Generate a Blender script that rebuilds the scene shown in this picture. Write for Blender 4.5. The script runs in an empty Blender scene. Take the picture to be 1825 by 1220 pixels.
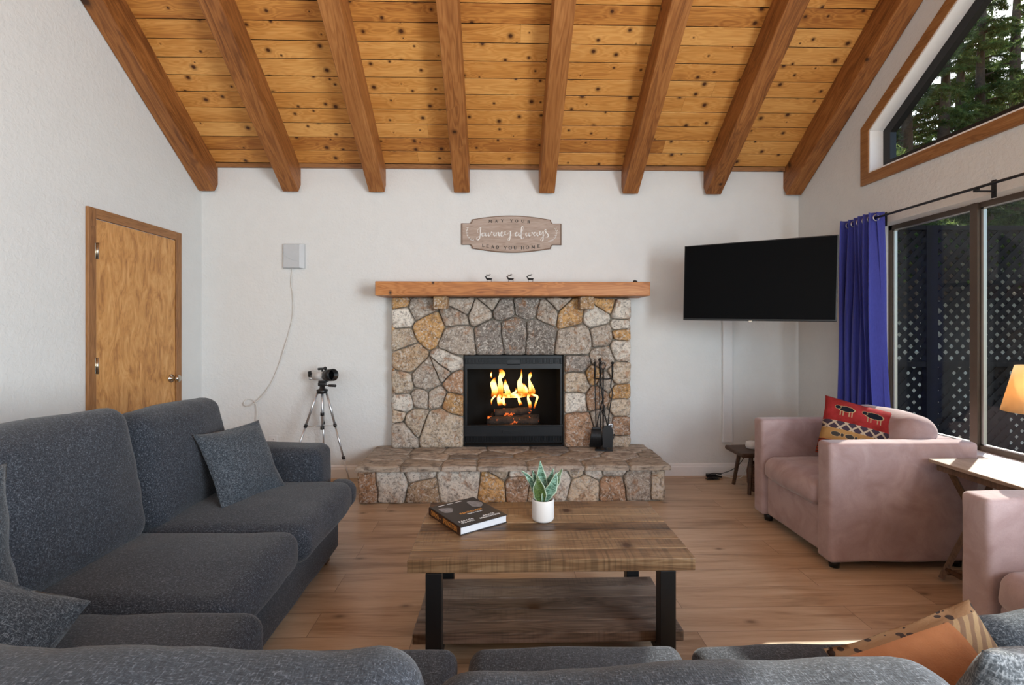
import bpy, bmesh, math, random
from mathutils import Vector, Matrix, Euler, noise as mn
from mathutils.geometry import tessellate_polygon
C = bpy.context.scene.collection
R = math.radians
random.seed(7)

# ------------------------------------------------------------------ camera
cd = bpy.data.cameras.new('camera'); cam = bpy.data.objects.new('camera', cd); C.objects.link(cam)
cam.location = (0, 0, 1.31); cam.rotation_euler = (R(90), 0, R(-1.38))
cd.sensor_width = 36; cd.lens = 880 / 1825 * 36; cd.shift_y = -26 / 1825; cd.clip_start = .02
bpy.context.scene.camera = cam
# ------------------------------------------------------------------ world, sun, daylight, exposure
W = bpy.data.worlds.new('world'); bpy.context.scene.world = W; W.use_nodes = True
wn = W.node_tree.nodes; wl = W.node_tree.links
sky = wn.new('ShaderNodeTexSky'); sky.sky_type = 'NISHITA'; sky.sun_disc = False
sky.sun_elevation = R(37); sky.sun_rotation = R(46)
wl.new(sky.outputs[0], wn['Background'].inputs[0]); wn['Background'].inputs[1].default_value = .38
def light(name, typ, loc, rot, energy, color, **k):
    d = bpy.data.lights.new(name, typ); d.energy = energy; d.color = color
    for a, b in k.items(): setattr(d, a, b)
    o = bpy.data.objects.new(name, d); C.objects.link(o); o.location = loc; o.rotation_euler = rot
    return o
sun_dir = Vector((-1, -.82, -.98)).normalized()
light('sun', 'SUN', (8, 0, 9), sun_dir.to_track_quat('-Z', 'Y').to_euler(), 9.0, (1, .95, .87), angle=R(.6))
light('daylight_rear_window', 'AREA', (0, -3.85, 2.5), (R(78), 0, 0), 150, (.82, .92, 1), shape='RECTANGLE', size=4.4, size_y=3.0)
light('daylight_side_window', 'AREA', (2.6, -1.25, 1.55), (R(97), 0, R(82)), 330, (.84, .93, 1), shape='RECTANGLE', size=2.2, size_y=1.8)
vs = bpy.context.scene.view_settings
vs.view_transform = 'Standard'; vs.look = 'None'; vs.exposure = -0.04; vs.gamma = 1; vs.use_curve_mapping = False

# ------------------------------------------------------------------ node helper
class NT:
    def __init__(s, name):
        s.m = bpy.data.materials.new(name); s.m.use_nodes = True
        s.t = s.m.node_tree; s.b = s.t.nodes['Principled BSDF']; s.out = s.t.nodes['Material Output']
    def put(s, sock, v):
        if isinstance(v, bpy.types.NodeSocket): s.t.links.new(v, sock)
        elif v is not None:
            if isinstance(v, (tuple, list)) and len(v) == 3 and sock.type == 'RGBA': v = (*v, 1)
            sock.default_value = v
    def n(s, typ, ins=None, out=0, **props):
        x = s.t.nodes.new('ShaderNode' + typ)
        for a, b in props.items(): setattr(x, a, b)
        for a, b in (ins or {}).items(): s.put(x.inputs[a], b)
        return x.outputs[out]
    def co(s): return s.n('TexCoord', out=3)
    def map(s, v, sc=(1, 1, 1), loc=(0, 0, 0), rot=(0, 0, 0)):
        return s.n('Mapping', {'Vector': v, 'Scale': sc, 'Location': loc, 'Rotation': rot})
    def noise(s, v, sc, det=3, ro=.5, di=0):
        return s.n('TexNoise', {'Vector': v, 'Scale': sc, 'Detail': det, 'Roughness': ro, 'Distortion': di})
    def vor(s, v, sc, out=0, **p): return s.n('TexVoronoi', {'Vector': v, 'Scale': sc}, out=out, **p)
    def ramp(s, f, stops):
        x = s.t.nodes.new('ShaderNodeValToRGB'); e = x.color_ramp.elements
        while len(e) < len(stops): e.new(.5)
        for k, (p, c) in enumerate(stops):
            e[k].position = p; e[k].color = (*c, 1) if isinstance(c, tuple) else (c, c, c, 1)
        s.put(x.inputs[0], f); return x.outputs[0]
    def mix(s, f, a, b, mode='MIX'):
        x = s.t.nodes.new('ShaderNodeMix'); x.data_type = 'RGBA'; x.blend_type = mode
        s.put(x.inputs[0], f); s.put(x.inputs[6], a); s.put(x.inputs[7], b); return x.outputs[2]
    def math(s, op, a, b=None, c=None, clamp=False):
        x = s.t.nodes.new('ShaderNodeMath'); x.operation = op; x.use_clamp = clamp
        s.put(x.inputs[0], a)
        if b is not None: s.put(x.inputs[1], b)
        if c is not None: s.put(x.inputs[2], c)
        return x.outputs[0]
    def attr(s, name, out=0): return s.n('Attribute', out=out, attribute_name=name)
    def bump(s, h, st=.3, d=.01):
        x = s.n('Bump', {'Height': h, 'Strength': st, 'Distance': d}); s.put(s.b.inputs['Normal'], x)
    def fin(s, col=None, rough=.6, metal=0, spec=None, **k):
        s.put(s.b.inputs['Base Color'], col); s.put(s.b.inputs['Roughness'], rough); s.put(s.b.inputs['Metallic'], metal)
        if spec is not None: s.put(s.b.inputs['Specular IOR Level'], spec)
        for a, b in k.items(): s.put(s.b.inputs[a.replace('_', ' ')], b)
        return s.m

def plain(name, col, rough=.5, metal=0, var=.12, sc=30, bump=0, spec=None):
    n = NT(name); v = n.co(); f = n.noise(v, sc, 3)
    c = n.mix(f, tuple(x * (1 - var) for x in col), tuple(min(1, x * (1 + var)) for x in col))
    if bump: n.bump(n.noise(v, sc * 3, 3), bump, .004)
    return n.fin(c, rough, metal, spec)

def wall_mat():
    n = NT('wall_plaster'); v = n.co()
    a = n.noise(v, 38, 4, .6, .4); b = n.noise(v, 9, 2)
    c = n.mix(b, (.67, .675, .665), (.715, .72, .71))
    n.bump(n.ramp(a, [(.42, 0.0), (.62, 1.0)]), .35, .003)
    return n.fin(c, .75, spec=.25)

def wood(name, dark, mid, light, knot=(.05, .018, .006), gs=1.0, axis=0, kn=5.0, kr=.055, rough=.5, tone=.35, rnd=True, bump=.12, cross=0, spec=.35):
    """stained wood; grain runs along local axis 0/1/2"""
    n = NT(name); v = n.co()
    sep = n.t.nodes.new('ShaderNodeSeparateXYZ'); n.put(sep.inputs[0], v)
    o = [0, 1, 2]; o.remove(axis)
    L = sep.outputs[axis]; A = sep.outputs[o[0]]; B = sep.outputs[o[1]]
    r = n.attr('rnd', 2) if rnd else 0.0
    off = n.math('MULTIPLY', r, 37.0) if rnd else 0.0
    def vec(a, b, c): return n.n('CombineXYZ', {0: a, 1: b, 2: c})
    S = n.math('SUBTRACT', A, n.math('MULTIPLY', B, .83))
    kv = vec(n.math('ADD', L, off), n.math('MULTIPLY', S, .85), 0.0)
    kd = n.vor(kv, kn, voronoi_dimensions='2D'); kc = n.vor(kv, kn, out=1, voronoi_dimensions='2D')
    ks = n.math('MULTIPLY_ADD', n.n('SeparateColor', {0: kc}), .9, .25)
    kd2 = n.math('DIVIDE', kd, ks)
    near = n.math('SMOOTH_MIN', kd2, .5, .2)
    g0 = vec(n.math('MULTIPLY_ADD', L, 1.3 * gs, off), n.math('MULTIPLY', A, 13 * gs), n.math('MULTIPLY', B, 13 * gs))
    big = n.noise(g0, 1.6, 2, .5, .3)
    rings = n.math('SINE', n.math('MULTIPLY', n.math('ADD', big, n.math('MULTIPLY', near, -.35)), 55.0))
    g1 = vec(n.math('MULTIPLY_ADD', L, 5 * gs, off), n.math('MULTIPLY', A, 190 * gs), n.math('MULTIPLY', B, 190 * gs))
    fine = n.noise(g1, 1, 3, .6)
    f = n.math('ADD', n.math('MULTIPLY_ADD', rings, .10, .30), n.math('MULTIPLY', fine, .45))
    f = n.math('ADD', f, n.math('MULTIPLY', n.math('SUBTRACT', big, .5), .7))
    if rnd: f = n.math('ADD', f, n.math('MULTIPLY', n.math('SUBTRACT', r, .5), tone))
    c = n.ramp(f, [(.12, dark), (.5, mid), (.9, light)])
    if cross:
        cv = vec(n.math('MULTIPLY', L, 95.0), n.math('MULTIPLY_ADD', A, 1.6, off), 0.0)
        sw = n.ramp(n.noise(cv, 1, 2, .5), [(.48, 1.0), (.62, .35)])
        msk = n.ramp(n.noise(vec(n.math('MULTIPLY_ADD', L, 1.4, off), n.math('MULTIPLY', A, 6), 2.0), 1.5, 2), [(.42, 0.0), (.6, 1.0)])
        c = n.mix(n.math('MULTIPLY', msk, cross), c, n.mix(1.0, c, sw, 'MULTIPLY'))
    k1 = n.ramp(kd2, [(kr * .8, 1.0), (kr * 1.5, .45), (kr * 2.8, 0.0)])
    c = n.mix(k1, c, knot)
    n.bump(n.math('ADD', fine, n.math('MULTIPLY', k1, -.5)), bump, .003)
    return n.fin(c, rough, spec=spec)

def fabric(name, dark, light, fleck, sc=1.0, rough=.95, sheen=.15, thr=.60):
    n = NT(name); v = n.co()
    a = n.noise(n.map(v, (330 * sc, 90 * sc, 330 * sc)), 1, 2, .6)
    b = n.noise(n.map(v, (90 * sc, 330 * sc, 110 * sc), (3, 1, 2)), 1, 2, .6)
    m = n.math('MULTIPLY', n.math('ADD', a, b), .5)
    c = n.mix(n.ramp(m, [(.38, 0.0), (.6, 1.0)]), dark, light)
    c = n.mix(n.ramp(n.math('MAXIMUM', a, b), [(thr, 0.0), (thr + .12, .75)]), c, fleck)
    c = n.mix(n.math('MULTIPLY', n.noise(v, 5, 2), .35), c, dark)
    n.bump(m, .5, .003)
    return n.fin(c, rough, spec=.15, Sheen_Weight=sheen, Sheen_Roughness=.5)

def velvet(name, a, b):
    n = NT(name); v = n.co()
    f = n.noise(v, 7, 4, .6, .6); g = n.noise(v, 260, 2)
    c = n.mix(n.ramp(f, [(.35, 0.0), (.65, 1.0)]), a, b)
    c = n.mix(n.math('MULTIPLY', g, .35), c, tuple(x * .7 for x in a))
    n.bump(n.math('ADD', n.math('MULTIPLY', n.noise(v, 16, 3, .5, .5), 1.0), n.math('MULTIPLY', g, .1)), .25, .006)
    return n.fin(c, .9, spec=.15, Sheen_Weight=.35, Sheen_Roughness=.4)

def stone_mat(name, layer=False):
    n = NT(name); v = n.co(); base = n.attr('col')
    a = n.noise(v, 16, 5, .65, .8); b = n.noise(v, 60, 4, .7); c3 = n.noise(v, 34, 5, .7, 1.5)
    if layer:
        lv = n.map(v, (8, 60, 60)); b = n.noise(lv, 1, 4, .6)
    c = n.mix(n.ramp(a, [(.36, .85), (.52, 0.0)]), base, n.mix(.65, base, (.07, .045, .035)))
    if not layer:
        c = n.mix(n.ramp(c3, [(.52, 0.0), (.60, .85)]), c, (.66, .61, .55))
        c = n.mix(n.ramp(n.noise(n.map(v, loc=(4, 2, 7)), 11, 4, .6, 1), [(.55, 0.0), (.66, .6)]), c, (.36, .16, .06))
    c = n.mix(n.ramp(b, [(.3, .75), (.5, 0.0)]), c, (.03, .022, .018))
    c = n.mix(n.ramp(b, [(.55, 0.0), (.75, .45)]), c, (.52, .47, .41))
    h = n.math('ADD', n.math('MULTIPLY', a, 1.2), n.math('MULTIPLY', b, .5))
    n.bump(h, .9, .014)
    return n.fin(c, .9 if not layer else .75, spec=.25)

def floor_mat():
    n = NT('oak_plank_floor'); v = n.co()
    br = n.t.nodes.new('ShaderNodeTexBrick'); n.put(br.inputs['Vector'], n.map(v, loc=(.37, .05, 0)))
    br.offset = .37; br.offset_frequency = 2; br.squash = 1
    for k, x in (('Color1', (0, 0, 0, 1)), ('Color2', (1, 1, 1, 1)), ('Mortar', (.5, .5, .5, 1)), ('Scale', 1), ('Mortar Size', .0014),
                 ('Mortar Smooth', .1), ('Bias', 0), ('Brick Width', 1.22), ('Row Height', .18)): n.put(br.inputs[k], x)
    rv = n.n('SeparateColor', {0: br.outputs[0]})
    sep = n.t.nodes.new('ShaderNodeSeparateXYZ'); n.put(sep.inputs[0], v)
    off = n.math('MULTIPLY', rv, 23.0)
    g0 = n.n('CombineXYZ', {0: n.math('MULTIPLY_ADD', sep.outputs[0], 1.0, off), 1: n.math('MULTIPLY', sep.outputs[1], 9), 2: off})
    big = n.noise(g0, 1.6, 4, .6, .6)
    g1 = n.n('CombineXYZ', {0: n.math('MULTIPLY_ADD', sep.outputs[0], 7, off), 1: n.math('MULTIPLY', sep.outputs[1], 150), 2: off})
    fine = n.noise(g1, 1, 3, .6)
    f = n.math('ADD', n.math('MULTIPLY', big, .75), n.math('MULTIPLY', fine, .3))
    f = n.math('ADD', f, n.math('MULTIPLY', n.math('SUBTRACT', rv, .5), .16))
    c = n.ramp(f, [(.28, (.25, .155, .085)), (.5, (.50, .355, .235)), (.75, (.64, .50, .36))])
    kd = n.vor(n.n('CombineXYZ', {0: n.math('MULTIPLY', sep.outputs[0], .55), 1: sep.outputs[1], 2: 0.0}), 2.2, voronoi_dimensions='2D')
    c = n.mix(n.ramp(kd, [(.01, .7), (.03, .25), (.055, 0.0)]), c, (.10, .055, .03))
    c = n.mix(n.math('MULTIPLY', br.outputs[1], .6), c, (.05, .03, .02))
    n.bump(n.math('ADD', n.math('MULTIPLY', fine, .3), n.math('MULTIPLY', br.outputs[1], -1.0)), .15, .002)
    return n.fin(c, n.math('MULTIPLY_ADD', fine, .2, .27), spec=.5)

def glass_mat(name='window_glass', tint=(.95, .97, .96), refl=.5):
    n = NT(name)
    tr = n.n('BsdfTransparent', {'Color': tint}); gl = n.n('BsdfGlossy', {'Roughness': .01})
    f = n.math('MULTIPLY_ADD', n.math('POWER', n.n('LayerWeight', {0: .5}, out=1), 5.0), .6, .04); x = n.n('MixShader', {0: n.math('MULTIPLY', f, refl), 1: tr, 2: gl})
    n.t.links.new(x, n.out.inputs[0]); return n.m

MT = {}
MT['wall'] = wall_mat()
MT['white_paint'] = plain('white_trim_paint', (.86, .87, .88), .4, var=.03)
MT['beam'] = wood('beam_wood', (.09, .027, .008), (.29, .108, .029), (.46, .20, .062), kn=1.7, kr=.03, gs=.7, tone=.25, rough=.5)
MT['ceiling'] = wood('ceiling_pine', (.34, .12, .025), (.58, .255, .058), (.74, .385, .115), knot=(.07, .022, .007), kn=5.2, kr=.060, gs=.9, tone=.5, rough=.45, bump=.06)
MT['mantel'] = wood('mantel_wood', (.16, .046, .012), (.44, .165, .045), (.58, .27, .09), kn=2.6, kr=.03, gs=.8, rnd=False, rough=.45)
MT['trimwood'] = wood('stained_trim_wood', (.13, .05, .018), (.29, .13, .045), (.38, .19, .075), kn=1.0, kr=.02, gs=1.2, rnd=True, tone=.1, axis=0, rough=.45)
MT['trimwood_y'] = wood('stained_trim_wood_across', (.13, .05, .018), (.29, .13, .045), (.38, .19, .075), kn=1.0, kr=.02, gs=1.2, rnd=False, axis=1, rough=.45)
MT['trimwood_z'] = wood('stained_trim_wood_upright', (.13, .05, .018), (.29, .13, .045), (.38, .19, .075), kn=1.0, kr=.02, gs=1.2, rnd=False, axis=2, rough=.45)
def door_mat():
    n = NT('birch_door_veneer'); v = n.co()
    a = n.noise(n.map(v, (1, 7, 2.2)), 1.6, 5, .62, 2.2); b = n.noise(n.map(v, (1, 60, 10)), 1.5, 3, .6, .5)
    c = n.ramp(n.math('ADD', n.math('MULTIPLY', a, .8), n.math('MULTIPLY', b, .25)), [(.36, (.32, .13, .035)), (.52, (.56, .27, .08)), (.70, (.70, .39, .15))])
    return n.fin(c, .38, spec=.4)
MT['door'] = door_mat()
MT['floor'] = floor_mat()
MT['rustic'] = wood('rustic_table_wood', (.030, .014, .007), (.175, .098, .048), (.32, .21, .115), kn=1.6, kr=.03, gs=.9, tone=.45, rough=.38, cross=.55, bump=.3, spec=.45)
MT['rustic_shelf'] = wood('rustic_shelf_wood', (.04, .025, .018), (.175, .12, .09), (.31, .23, .18), kn=1.6, kr=.03, gs=.9, tone=.25, rough=.42, cross=.3, bump=.3, spec=.45)
MT['black_metal'] = plain('black_metal', (.012, .012, .013), .42, .3)
MT['black_plastic'] = plain('black_plastic', (.010, .010, .011), .35)
MT['soot_and_gap_black'] = plain('sooty_steel_and_gap_black', (.005, .005, .005), .9, .2, var=.5, sc=9)
MT['firebox_front'] = plain('firebox_black_paint', (.014, .015, .017), .38, .4, var=.3, sc=12)
MT['sofa'] = fabric('charcoal_tweed', (.012, .014, .019), (.053, .060, .074), (.19, .21, .245), sc=1.25)
MT['sofa_near'] = MT['sofa']
MT['pillow'] = fabric('charcoal_pillow_weave', (.018, .023, .030), (.075, .088, .104), (.22, .245, .27), thr=.57, sc=1.2)
MT['shaggy'] = fabric('shaggy_grey_weave', (.05, .055, .06), (.17, .18, .19), (.36, .37, .38), thr=.55, sc=.8)
MT['pink'] = velvet('dusty_pink_velour', (.37, .255, .245), (.49, .37, .365))
MT['darkwood'] = wood('dark_walnut_wood', (.022, .011, .006), (.07, .036, .019), (.13, .075, .04), kn=1.2, kr=.02, rnd=False, rough=.5)
MT['greywood'] = wood('weathered_table_wood', (.17, .115, .08), (.32, .235, .17), (.44, .35, .27), kn=2, kr=.02, axis=1, rnd=False, rough=.35)
MT['brownwood'] = wood('side_table_leg_wood', (.04, .02, .01), (.12, .065, .035), (.19, .11, .065), kn=1, kr=.02, axis=2, rnd=False, rough=.5)
MT['chrome'] = plain('brushed_nickel', (.55, .50, .42), .25, 1, var=.1)
MT['silver'] = plain('aluminium', (.62, .63, .65), .33, .9, var=.05)
MT['bronze'] = plain('bronze_window_aluminium', (.115, .085, .065), .42, .6, var=.1)
MT['alu'] = plain('bare_aluminium_sash', (.50, .50, .49), .35, .8, var=.06)
MT['plastic_white'] = plain('white_plastic', (.70, .70, .70), .4, var=.03)
MT['box_grey'] = plain('pale_grey_plastic', (.50, .52, .54), .45, var=.04)
MT['cable_white'] = plain('white_cable', (.66, .65, .62), .5, var=.04)
MT['ceramic'] = plain('white_ceramic', (.74, .72, .69), .45, var=.02)
MT['soil'] = plain('potting_soil', (.03, .02, .014), .95, var=.6, sc=200, bump=.8)
MT['mortar'] = plain('mortar', (.24, .21, .17), .95, var=.3, sc=60, bump=.8)
MT['stone'] = stone_mat('field_stone'); MT['slab'] = stone_mat('flagstone', True)
MT['glass'] = glass_mat()
MT['screen'] = plain('tv_screen_gloss', (.002, .002, .0025), .08, var=0, spec=.05)
MT['lattice'] = plain('dark_stained_lattice', (.010, .009, .010), .8, var=.3, sc=20, spec=.15)
MT['paper'] = plain('book_pages', (.66, .67, .70), .8, var=.05, sc=90)
MT['cover'] = plain('book_cover_charcoal', (.028, .026, .027), .35, var=.15)
MT['spine'] = plain('book_spine_brown', (.05, .018, .008), .4, var=.15)
MT['ink_white'] = plain('white_print', (.75, .74, .72), .5, var=.02)
MT['ink_orange'] = plain('orange_print', (.62, .27, .06), .5, var=.05)
MT['ink_black'] = plain('black_print', (.02, .018, .017), .6, var=.05)
MT['photo_grey'] = plain('portrait_print_grey', (.22, .22, .23), .4, var=.75, sc=75)
MT['sign'] = wood('sign_washed_wood', (.25, .18, .14), (.40, .31, .255), (.50, .41, .36), kn=.6, kr=.01, gs=1.6, rnd=False, rough=.7)
MT['sign_edge'] = plain('sign_border_brown', (.17, .105, .07), .7, var=.2)
MT['bark'] = plain('pine_bark', (.085, .055, .038), .95, var=.6, sc=14, bump=.9)

def curtain_mat():
    n = NT('blue_curtain_cloth'); v = n.co()
    f = n.noise(n.map(v, (200, 200, 40)), 1, 2)
    c = n.mix(f, (.035, .042, .25), (.06, .072, .38)); n.bump(f, .2, .002)
    return n.fin(c, .75, spec=.25, Sheen_Weight=.5, Sheen_Tint=(.4, .45, 1, 1), Transmission_Weight=0)
MT['curtain'] = curtain_mat()
def needle_mat():
    n = NT('conifer_needles'); f = n.attr('rnd', 2)
    c = n.ramp(f, [(0, (.015, .035, .015)), (.5, (.045, .085, .028)), (1, (.13, .18, .06))])
    n.fin(c, .6, spec=.3)
    tl = n.n('BsdfTranslucent', {'Color': n.ramp(f, [(0, (.05, .10, .02)), (1, (.35, .45, .12))])})
    x = n.n('MixShader', {0: .35, 1: n.b.outputs[0], 2: tl}); n.t.links.new(x, n.out.inputs[0]); return n.m
MT['needles'] = needle_mat()
def shade_mat():
    n = NT('lit_lampshade_cloth'); n.fin((.75, .58, .38), .8)
    tl = n.n('BsdfTranslucent', {'Color': (.92, .70, .44, 1)})
    x = n.n('MixShader', {0: .6, 1: n.b.outputs[0], 2: tl}); n.t.links.new(x, n.out.inputs[0]); return n.m
MT['shade'] = shade_mat()

# ------------------------------------------------------------------ mesh helpers
def tag(o, label=None, cat=None, group=None, kind=None):
    if label: o['label'] = label
    if cat: o['category'] = cat
    if group: o['group'] = group
    if kind: o['kind'] = kind
    return o
def thing(name, label, cat, loc=(0, 0, 0), rot=(0, 0, 0), group=None):
    o = bpy.data.objects.new(name, None); C.objects.link(o); o.empty_display_size = .1
    o.location = loc; o.rotation_euler = rot; return tag(o, label, cat, group)
class MB:
    def __init__(s): s.v = []; s.f = []; s.col = []; s.rnd = []; s.sm = []
    def add(s, vs, fs, M=None, smooth=False, col=None, rnd=None):
        k = len(s.v)
        s.v += [tuple(M @ Vector(p)) if M else tuple(p) for p in vs]
        s.f += [tuple(i + k for i in f) for f in fs]; s.sm += [smooth] * len(fs)
        s.col += [col or (.5, .5, .5)] * len(vs); s.rnd += [.5 if rnd is None else rnd] * len(vs)
        return s
    def box(s, a, b, M=None, bev=0, rnd=None, col=None):
        a, b = [min(p, q) for p, q in zip(a, b)], [max(p, q) for p, q in zip(a, b)]
        if bev:
            vs, fs = rbox([b[i] - a[i] for i in range(3)], bev, [(a[i] + b[i]) / 2 for i in range(3)])
            return s.add(vs, fs, M, False, col, rnd)
        x0, y0, z0 = a; x1, y1, z1 = b
        vs = [(x0, y0, z0), (x1, y0, z0), (x1, y1, z0), (x0, y1, z0), (x0, y0, z1), (x1, y0, z1), (x1, y1, z1), (x0, y1, z1)]
        fs = [(0, 3, 2, 1), (4, 5, 6, 7), (0, 1, 5, 4), (1, 2, 6, 5), (2, 3, 7, 6), (3, 0, 4, 7)]
        return s.add(vs, fs, M, False, col, rnd)
    def tube(s, pts, r, n=8, M=None, cap=True, flat=1.0, smooth=True, rnd=None):
        pts = [Vector(p) for p in pts]; rs = r if isinstance(r, (list, tuple)) else [r] * len(pts)
        vs = []; up = None
        for i, p in enumerate(pts):
            d = (pts[min(i + 1, len(pts) - 1)] - pts[max(i - 1, 0)]).normalized()
            if up is None:
                up = Vector((0, 0, 1)) if abs(d.z) < .9 else Vector((1, 0, 0))
            a = d.cross(up)
            if a.length < 1e-6: a = d.orthogonal()
            a.normalize(); b = a.cross(d).normalized(); up = b
            for k in range(n):
                t = 2 * math.pi * k / n
                vs.append(p + a * math.cos(t) * rs[i] + b * math.sin(t) * rs[i] * flat)
        fs = []
        for i in range(len(pts) - 1):
            for k in range(n):
                q = (k + 1) % n; fs.append((i * n + k, i * n + q, (i + 1) * n + q, (i + 1) * n + k))
        if cap: fs.append(tuple(range(n))[::-1]); fs.append(tuple((len(pts) - 1) * n + k for k in range(n)))
        return s.add(vs, fs, M, smooth, rnd=rnd)
    def lathe(s, prof, n=24, M=None, smooth=True):
        vs = []; fs = []
        for r, z in prof:
            for k in range(n):
                t = 2 * math.pi * k / n; vs.append((r * math.cos(t), r * math.sin(t), z))
        for i in range(len(prof) - 1):
            for k in range(n):
                q = (k + 1) % n; fs.append((i * n + k, i * n + q, (i + 1) * n + q, (i + 1) * n + k))
        return s.add(vs, fs, M, smooth)
    def prism(s, poly, d0, d1, M=None, rnd=None, col=None):
        """poly in XY extruded along Z"""
        n = len(poly); vs = [(x, y, d0) for x, y in poly] + [(x, y, d1) for x, y in poly]
        tr = tessellate_polygon([[Vector((x, y, 0)) for x, y in poly]])
        fs = [(i, (i + 1) % n, n + (i + 1) % n, n + i) for i in range(n)]
        fs += [tuple(t) for t in tr] + [tuple(n + i for i in t) for t in tr]
        return s.add(vs, fs, M, False, col, rnd)
    def ball(s, c, r, M=None, n=12, sc=(1, 1, 1)):
        prof = [(max(1e-4, r * math.sin(math.pi * i / n)), -r * math.cos(math.pi * i / n)) for i in range(n + 1)]
        m = Matrix.Translation(c) @ Matrix.Diagonal((*sc, 1))
        return s.lathe(prof, n * 2, (M @ m) if M else m)
    def build(s, name, mat, parent=None, **k):
        me = bpy.data.meshes.new(name); me.from_pydata(s.v, [], s.f)
        for p, q in zip(me.polygons, s.sm): p.use_smooth = q
        a = me.attributes.new('col', 'FLOAT_COLOR', 'POINT')
        for i, c in enumerate(s.col): a.data[i].color = (*c, 1)
        a = me.attributes.new('rnd', 'FLOAT', 'POINT')
        for i, c in enumerate(s.rnd): a.data[i].value = c
        bm = bmesh.new(); bm.from_mesh(me); bmesh.ops.recalc_face_normals(bm, faces=bm.faces); bm.to_mesh(me); bm.free()
        me.materials.append(MT[mat] if isinstance(mat, str) else mat)
        o = bpy.data.objects.new(name, me); C.objects.link(o)
        if parent: o.parent = parent
        for a, b in k.items():
            if a == 'loc': o.location = b
            elif a == 'rot': o.rotation_euler = b
            else: o[a] = b
        return o
def grid_box(h, r, step, seg=3):
    ax = []
    for hh in h:
        rr = min(r, hh * .98)
        c = [-hh + rr * (1 - math.cos(math.pi / 2 * i / seg)) if False else -hh + rr * i / seg for i in range(seg)]
        m = max(1, int(2 * (hh - rr) / step)); mid = [-(hh - rr) + 2 * (hh - rr) * i / m for i in range(m + 1)]
        ax.append(c + mid + [-x for x in reversed(c)])
    V = {}; vs = []; fs = []
    def vid(i, j, k):
        key = (i, j, k)
        if key not in V: V[key] = len(vs); vs.append((ax[0][i], ax[1][j], ax[2][k]))
        return V[key]
    N = [len(a) - 1 for a in ax]
    for d in range(3):
        u, w = [q for q in range(3) if q != d]
        for side in (0, N[d]):
            for i in range(N[u]):
                for j in range(N[w]):
                    q = []
                    for (a, b) in ((i, j), (i + 1, j), (i + 1, j + 1), (i, j + 1)):
                        idx = [0, 0, 0]; idx[d] = side; idx[u] = a; idx[w] = b; q.append(vid(*idx))
                    fs.append(tuple(q))
    out = []
    for p in vs:
        inner = Vector([max(-(hh - min(r, hh * .98)), min(hh - min(r, hh * .98), x)) for x, hh in zip(p, h)])
        d = Vector(p) - inner
        out.append(inner + d.normalized() * min(r, min(h) * .98) if d.length > 1e-9 else inner)
    return out, fs
def rbox(size, r, c=(0, 0, 0)):
    h = [x / 2 for x in size]; r = min(r, min(h) * .95)
    vs, fs = grid_box(h, r, 99, 2); return [v + Vector(c) for v in vs], fs
def soft(mb, size, c=(0, 0, 0), r=.04, puff=(0, 0, 0), amp=.004, fr=5, step=.035, seed=0, M=None, sag=None):
    h = [x / 2 for x in size]; vs, fs = grid_box(h, r, step, 4); out = []
    for p in vs:
        u = [p[i] / h[i] for i in range(3)]; q = Vector(p)
        w = [max(0, 1 - x * x) for x in u]
        q.x += puff[0] * u[0] * w[1] * w[2]; q.y += puff[1] * u[1] * w[0] * w[2]; q.z += puff[2] * u[2] * w[0] * w[1]
        q += mn.noise_vector(Vector((seed * 3.1, seed, 0)) + p * fr) * amp
        q += mn.noise_vector(Vector((seed * 1.7, 9, seed)) + p * fr * 3.2) * amp * .35
        if sag: q = sag(q, u)
        out.append(q + Vector(c))
    return mb.add(out, fs, M, True)
def pillow(mb, w, hgt, t, n=22, flange=0, seed=0, pinch=.10, M=None, amp=.005):
    vs = []; fs = []
    for side in (1, -1):
        k0 = len(vs)
        for i in range(n + 1):
            for j in range(n + 1):
                u = -1 + 2 * i / n; v = -1 + 2 * j / n
                x = u * w / 2 * (1 - pinch * (1 - v * v) * abs(u)); y = v * hgt / 2 * (1 - pinch * (1 - u * u) * abs(v))
                e = 1 - flange
                uu = min(1, abs(u) / e); vv = min(1, abs(v) / e)
                z = t / 2 * ((1 - uu ** 2.6) * (1 - vv ** 2.6)) ** .55 + .0025
                p = Vector((x, y, side * z)); p += mn.noise_vector(p * 9 + Vector((seed, seed, seed * side))) * amp
                vs.append(p)
        for i in range(n):
            for j in range(n):
                a = k0 + i * (n + 1) + j; f = (a, a + n + 1, a + n + 2, a + 1); fs.append(f if side > 0 else f[::-1])
    m = (n + 1) ** 2
    ring = [i * (n + 1) for i in range(n)] + [n * (n + 1) + j for j in range(n)] + [i * (n + 1) + n for i in range(n, 0, -1)] + [j for j in range(n, 0, -1)]
    for a, b in zip(ring, ring[1:] + ring[:1]): fs.append((a, b, b + m, a + m))
    return mb.add(vs, fs, M, True)
def cr(pts, n=6):
    """Catmull-Rom through points"""
    P = [Vector(p) for p in pts]; P = [P[0] * 2 - P[1]] + P + [P[-1] * 2 - P[-2]]; out = []
    for i in range(1, len(P) - 2):
        for k in range(n):
            t = k / n; a, b, c, d = P[i - 1], P[i], P[i + 1], P[i + 2]
            out.append(.5 * ((2 * b) + (c - a) * t + (2 * a - 5 * b + 4 * c - d) * t * t + (3 * b - a - 3 * c + d) * t ** 3))
    return out + [P[-2]]
def frame_mat(o, x, y, z):
    m = Matrix.Identity(4)
    for i, a in enumerate((Vector(x).normalized(), Vector(y).normalized(), Vector(z).normalized())):
        for r in range(3): m[r][i] = a[r]
    m.translation = Vector(o); return m
def basis(o, xd, yd):
    x = Vector(xd).normalized(); y = Vector(yd); y = (y - x * y.dot(x)).normalized(); return frame_mat(o, x, y, x.cross(y))
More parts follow.
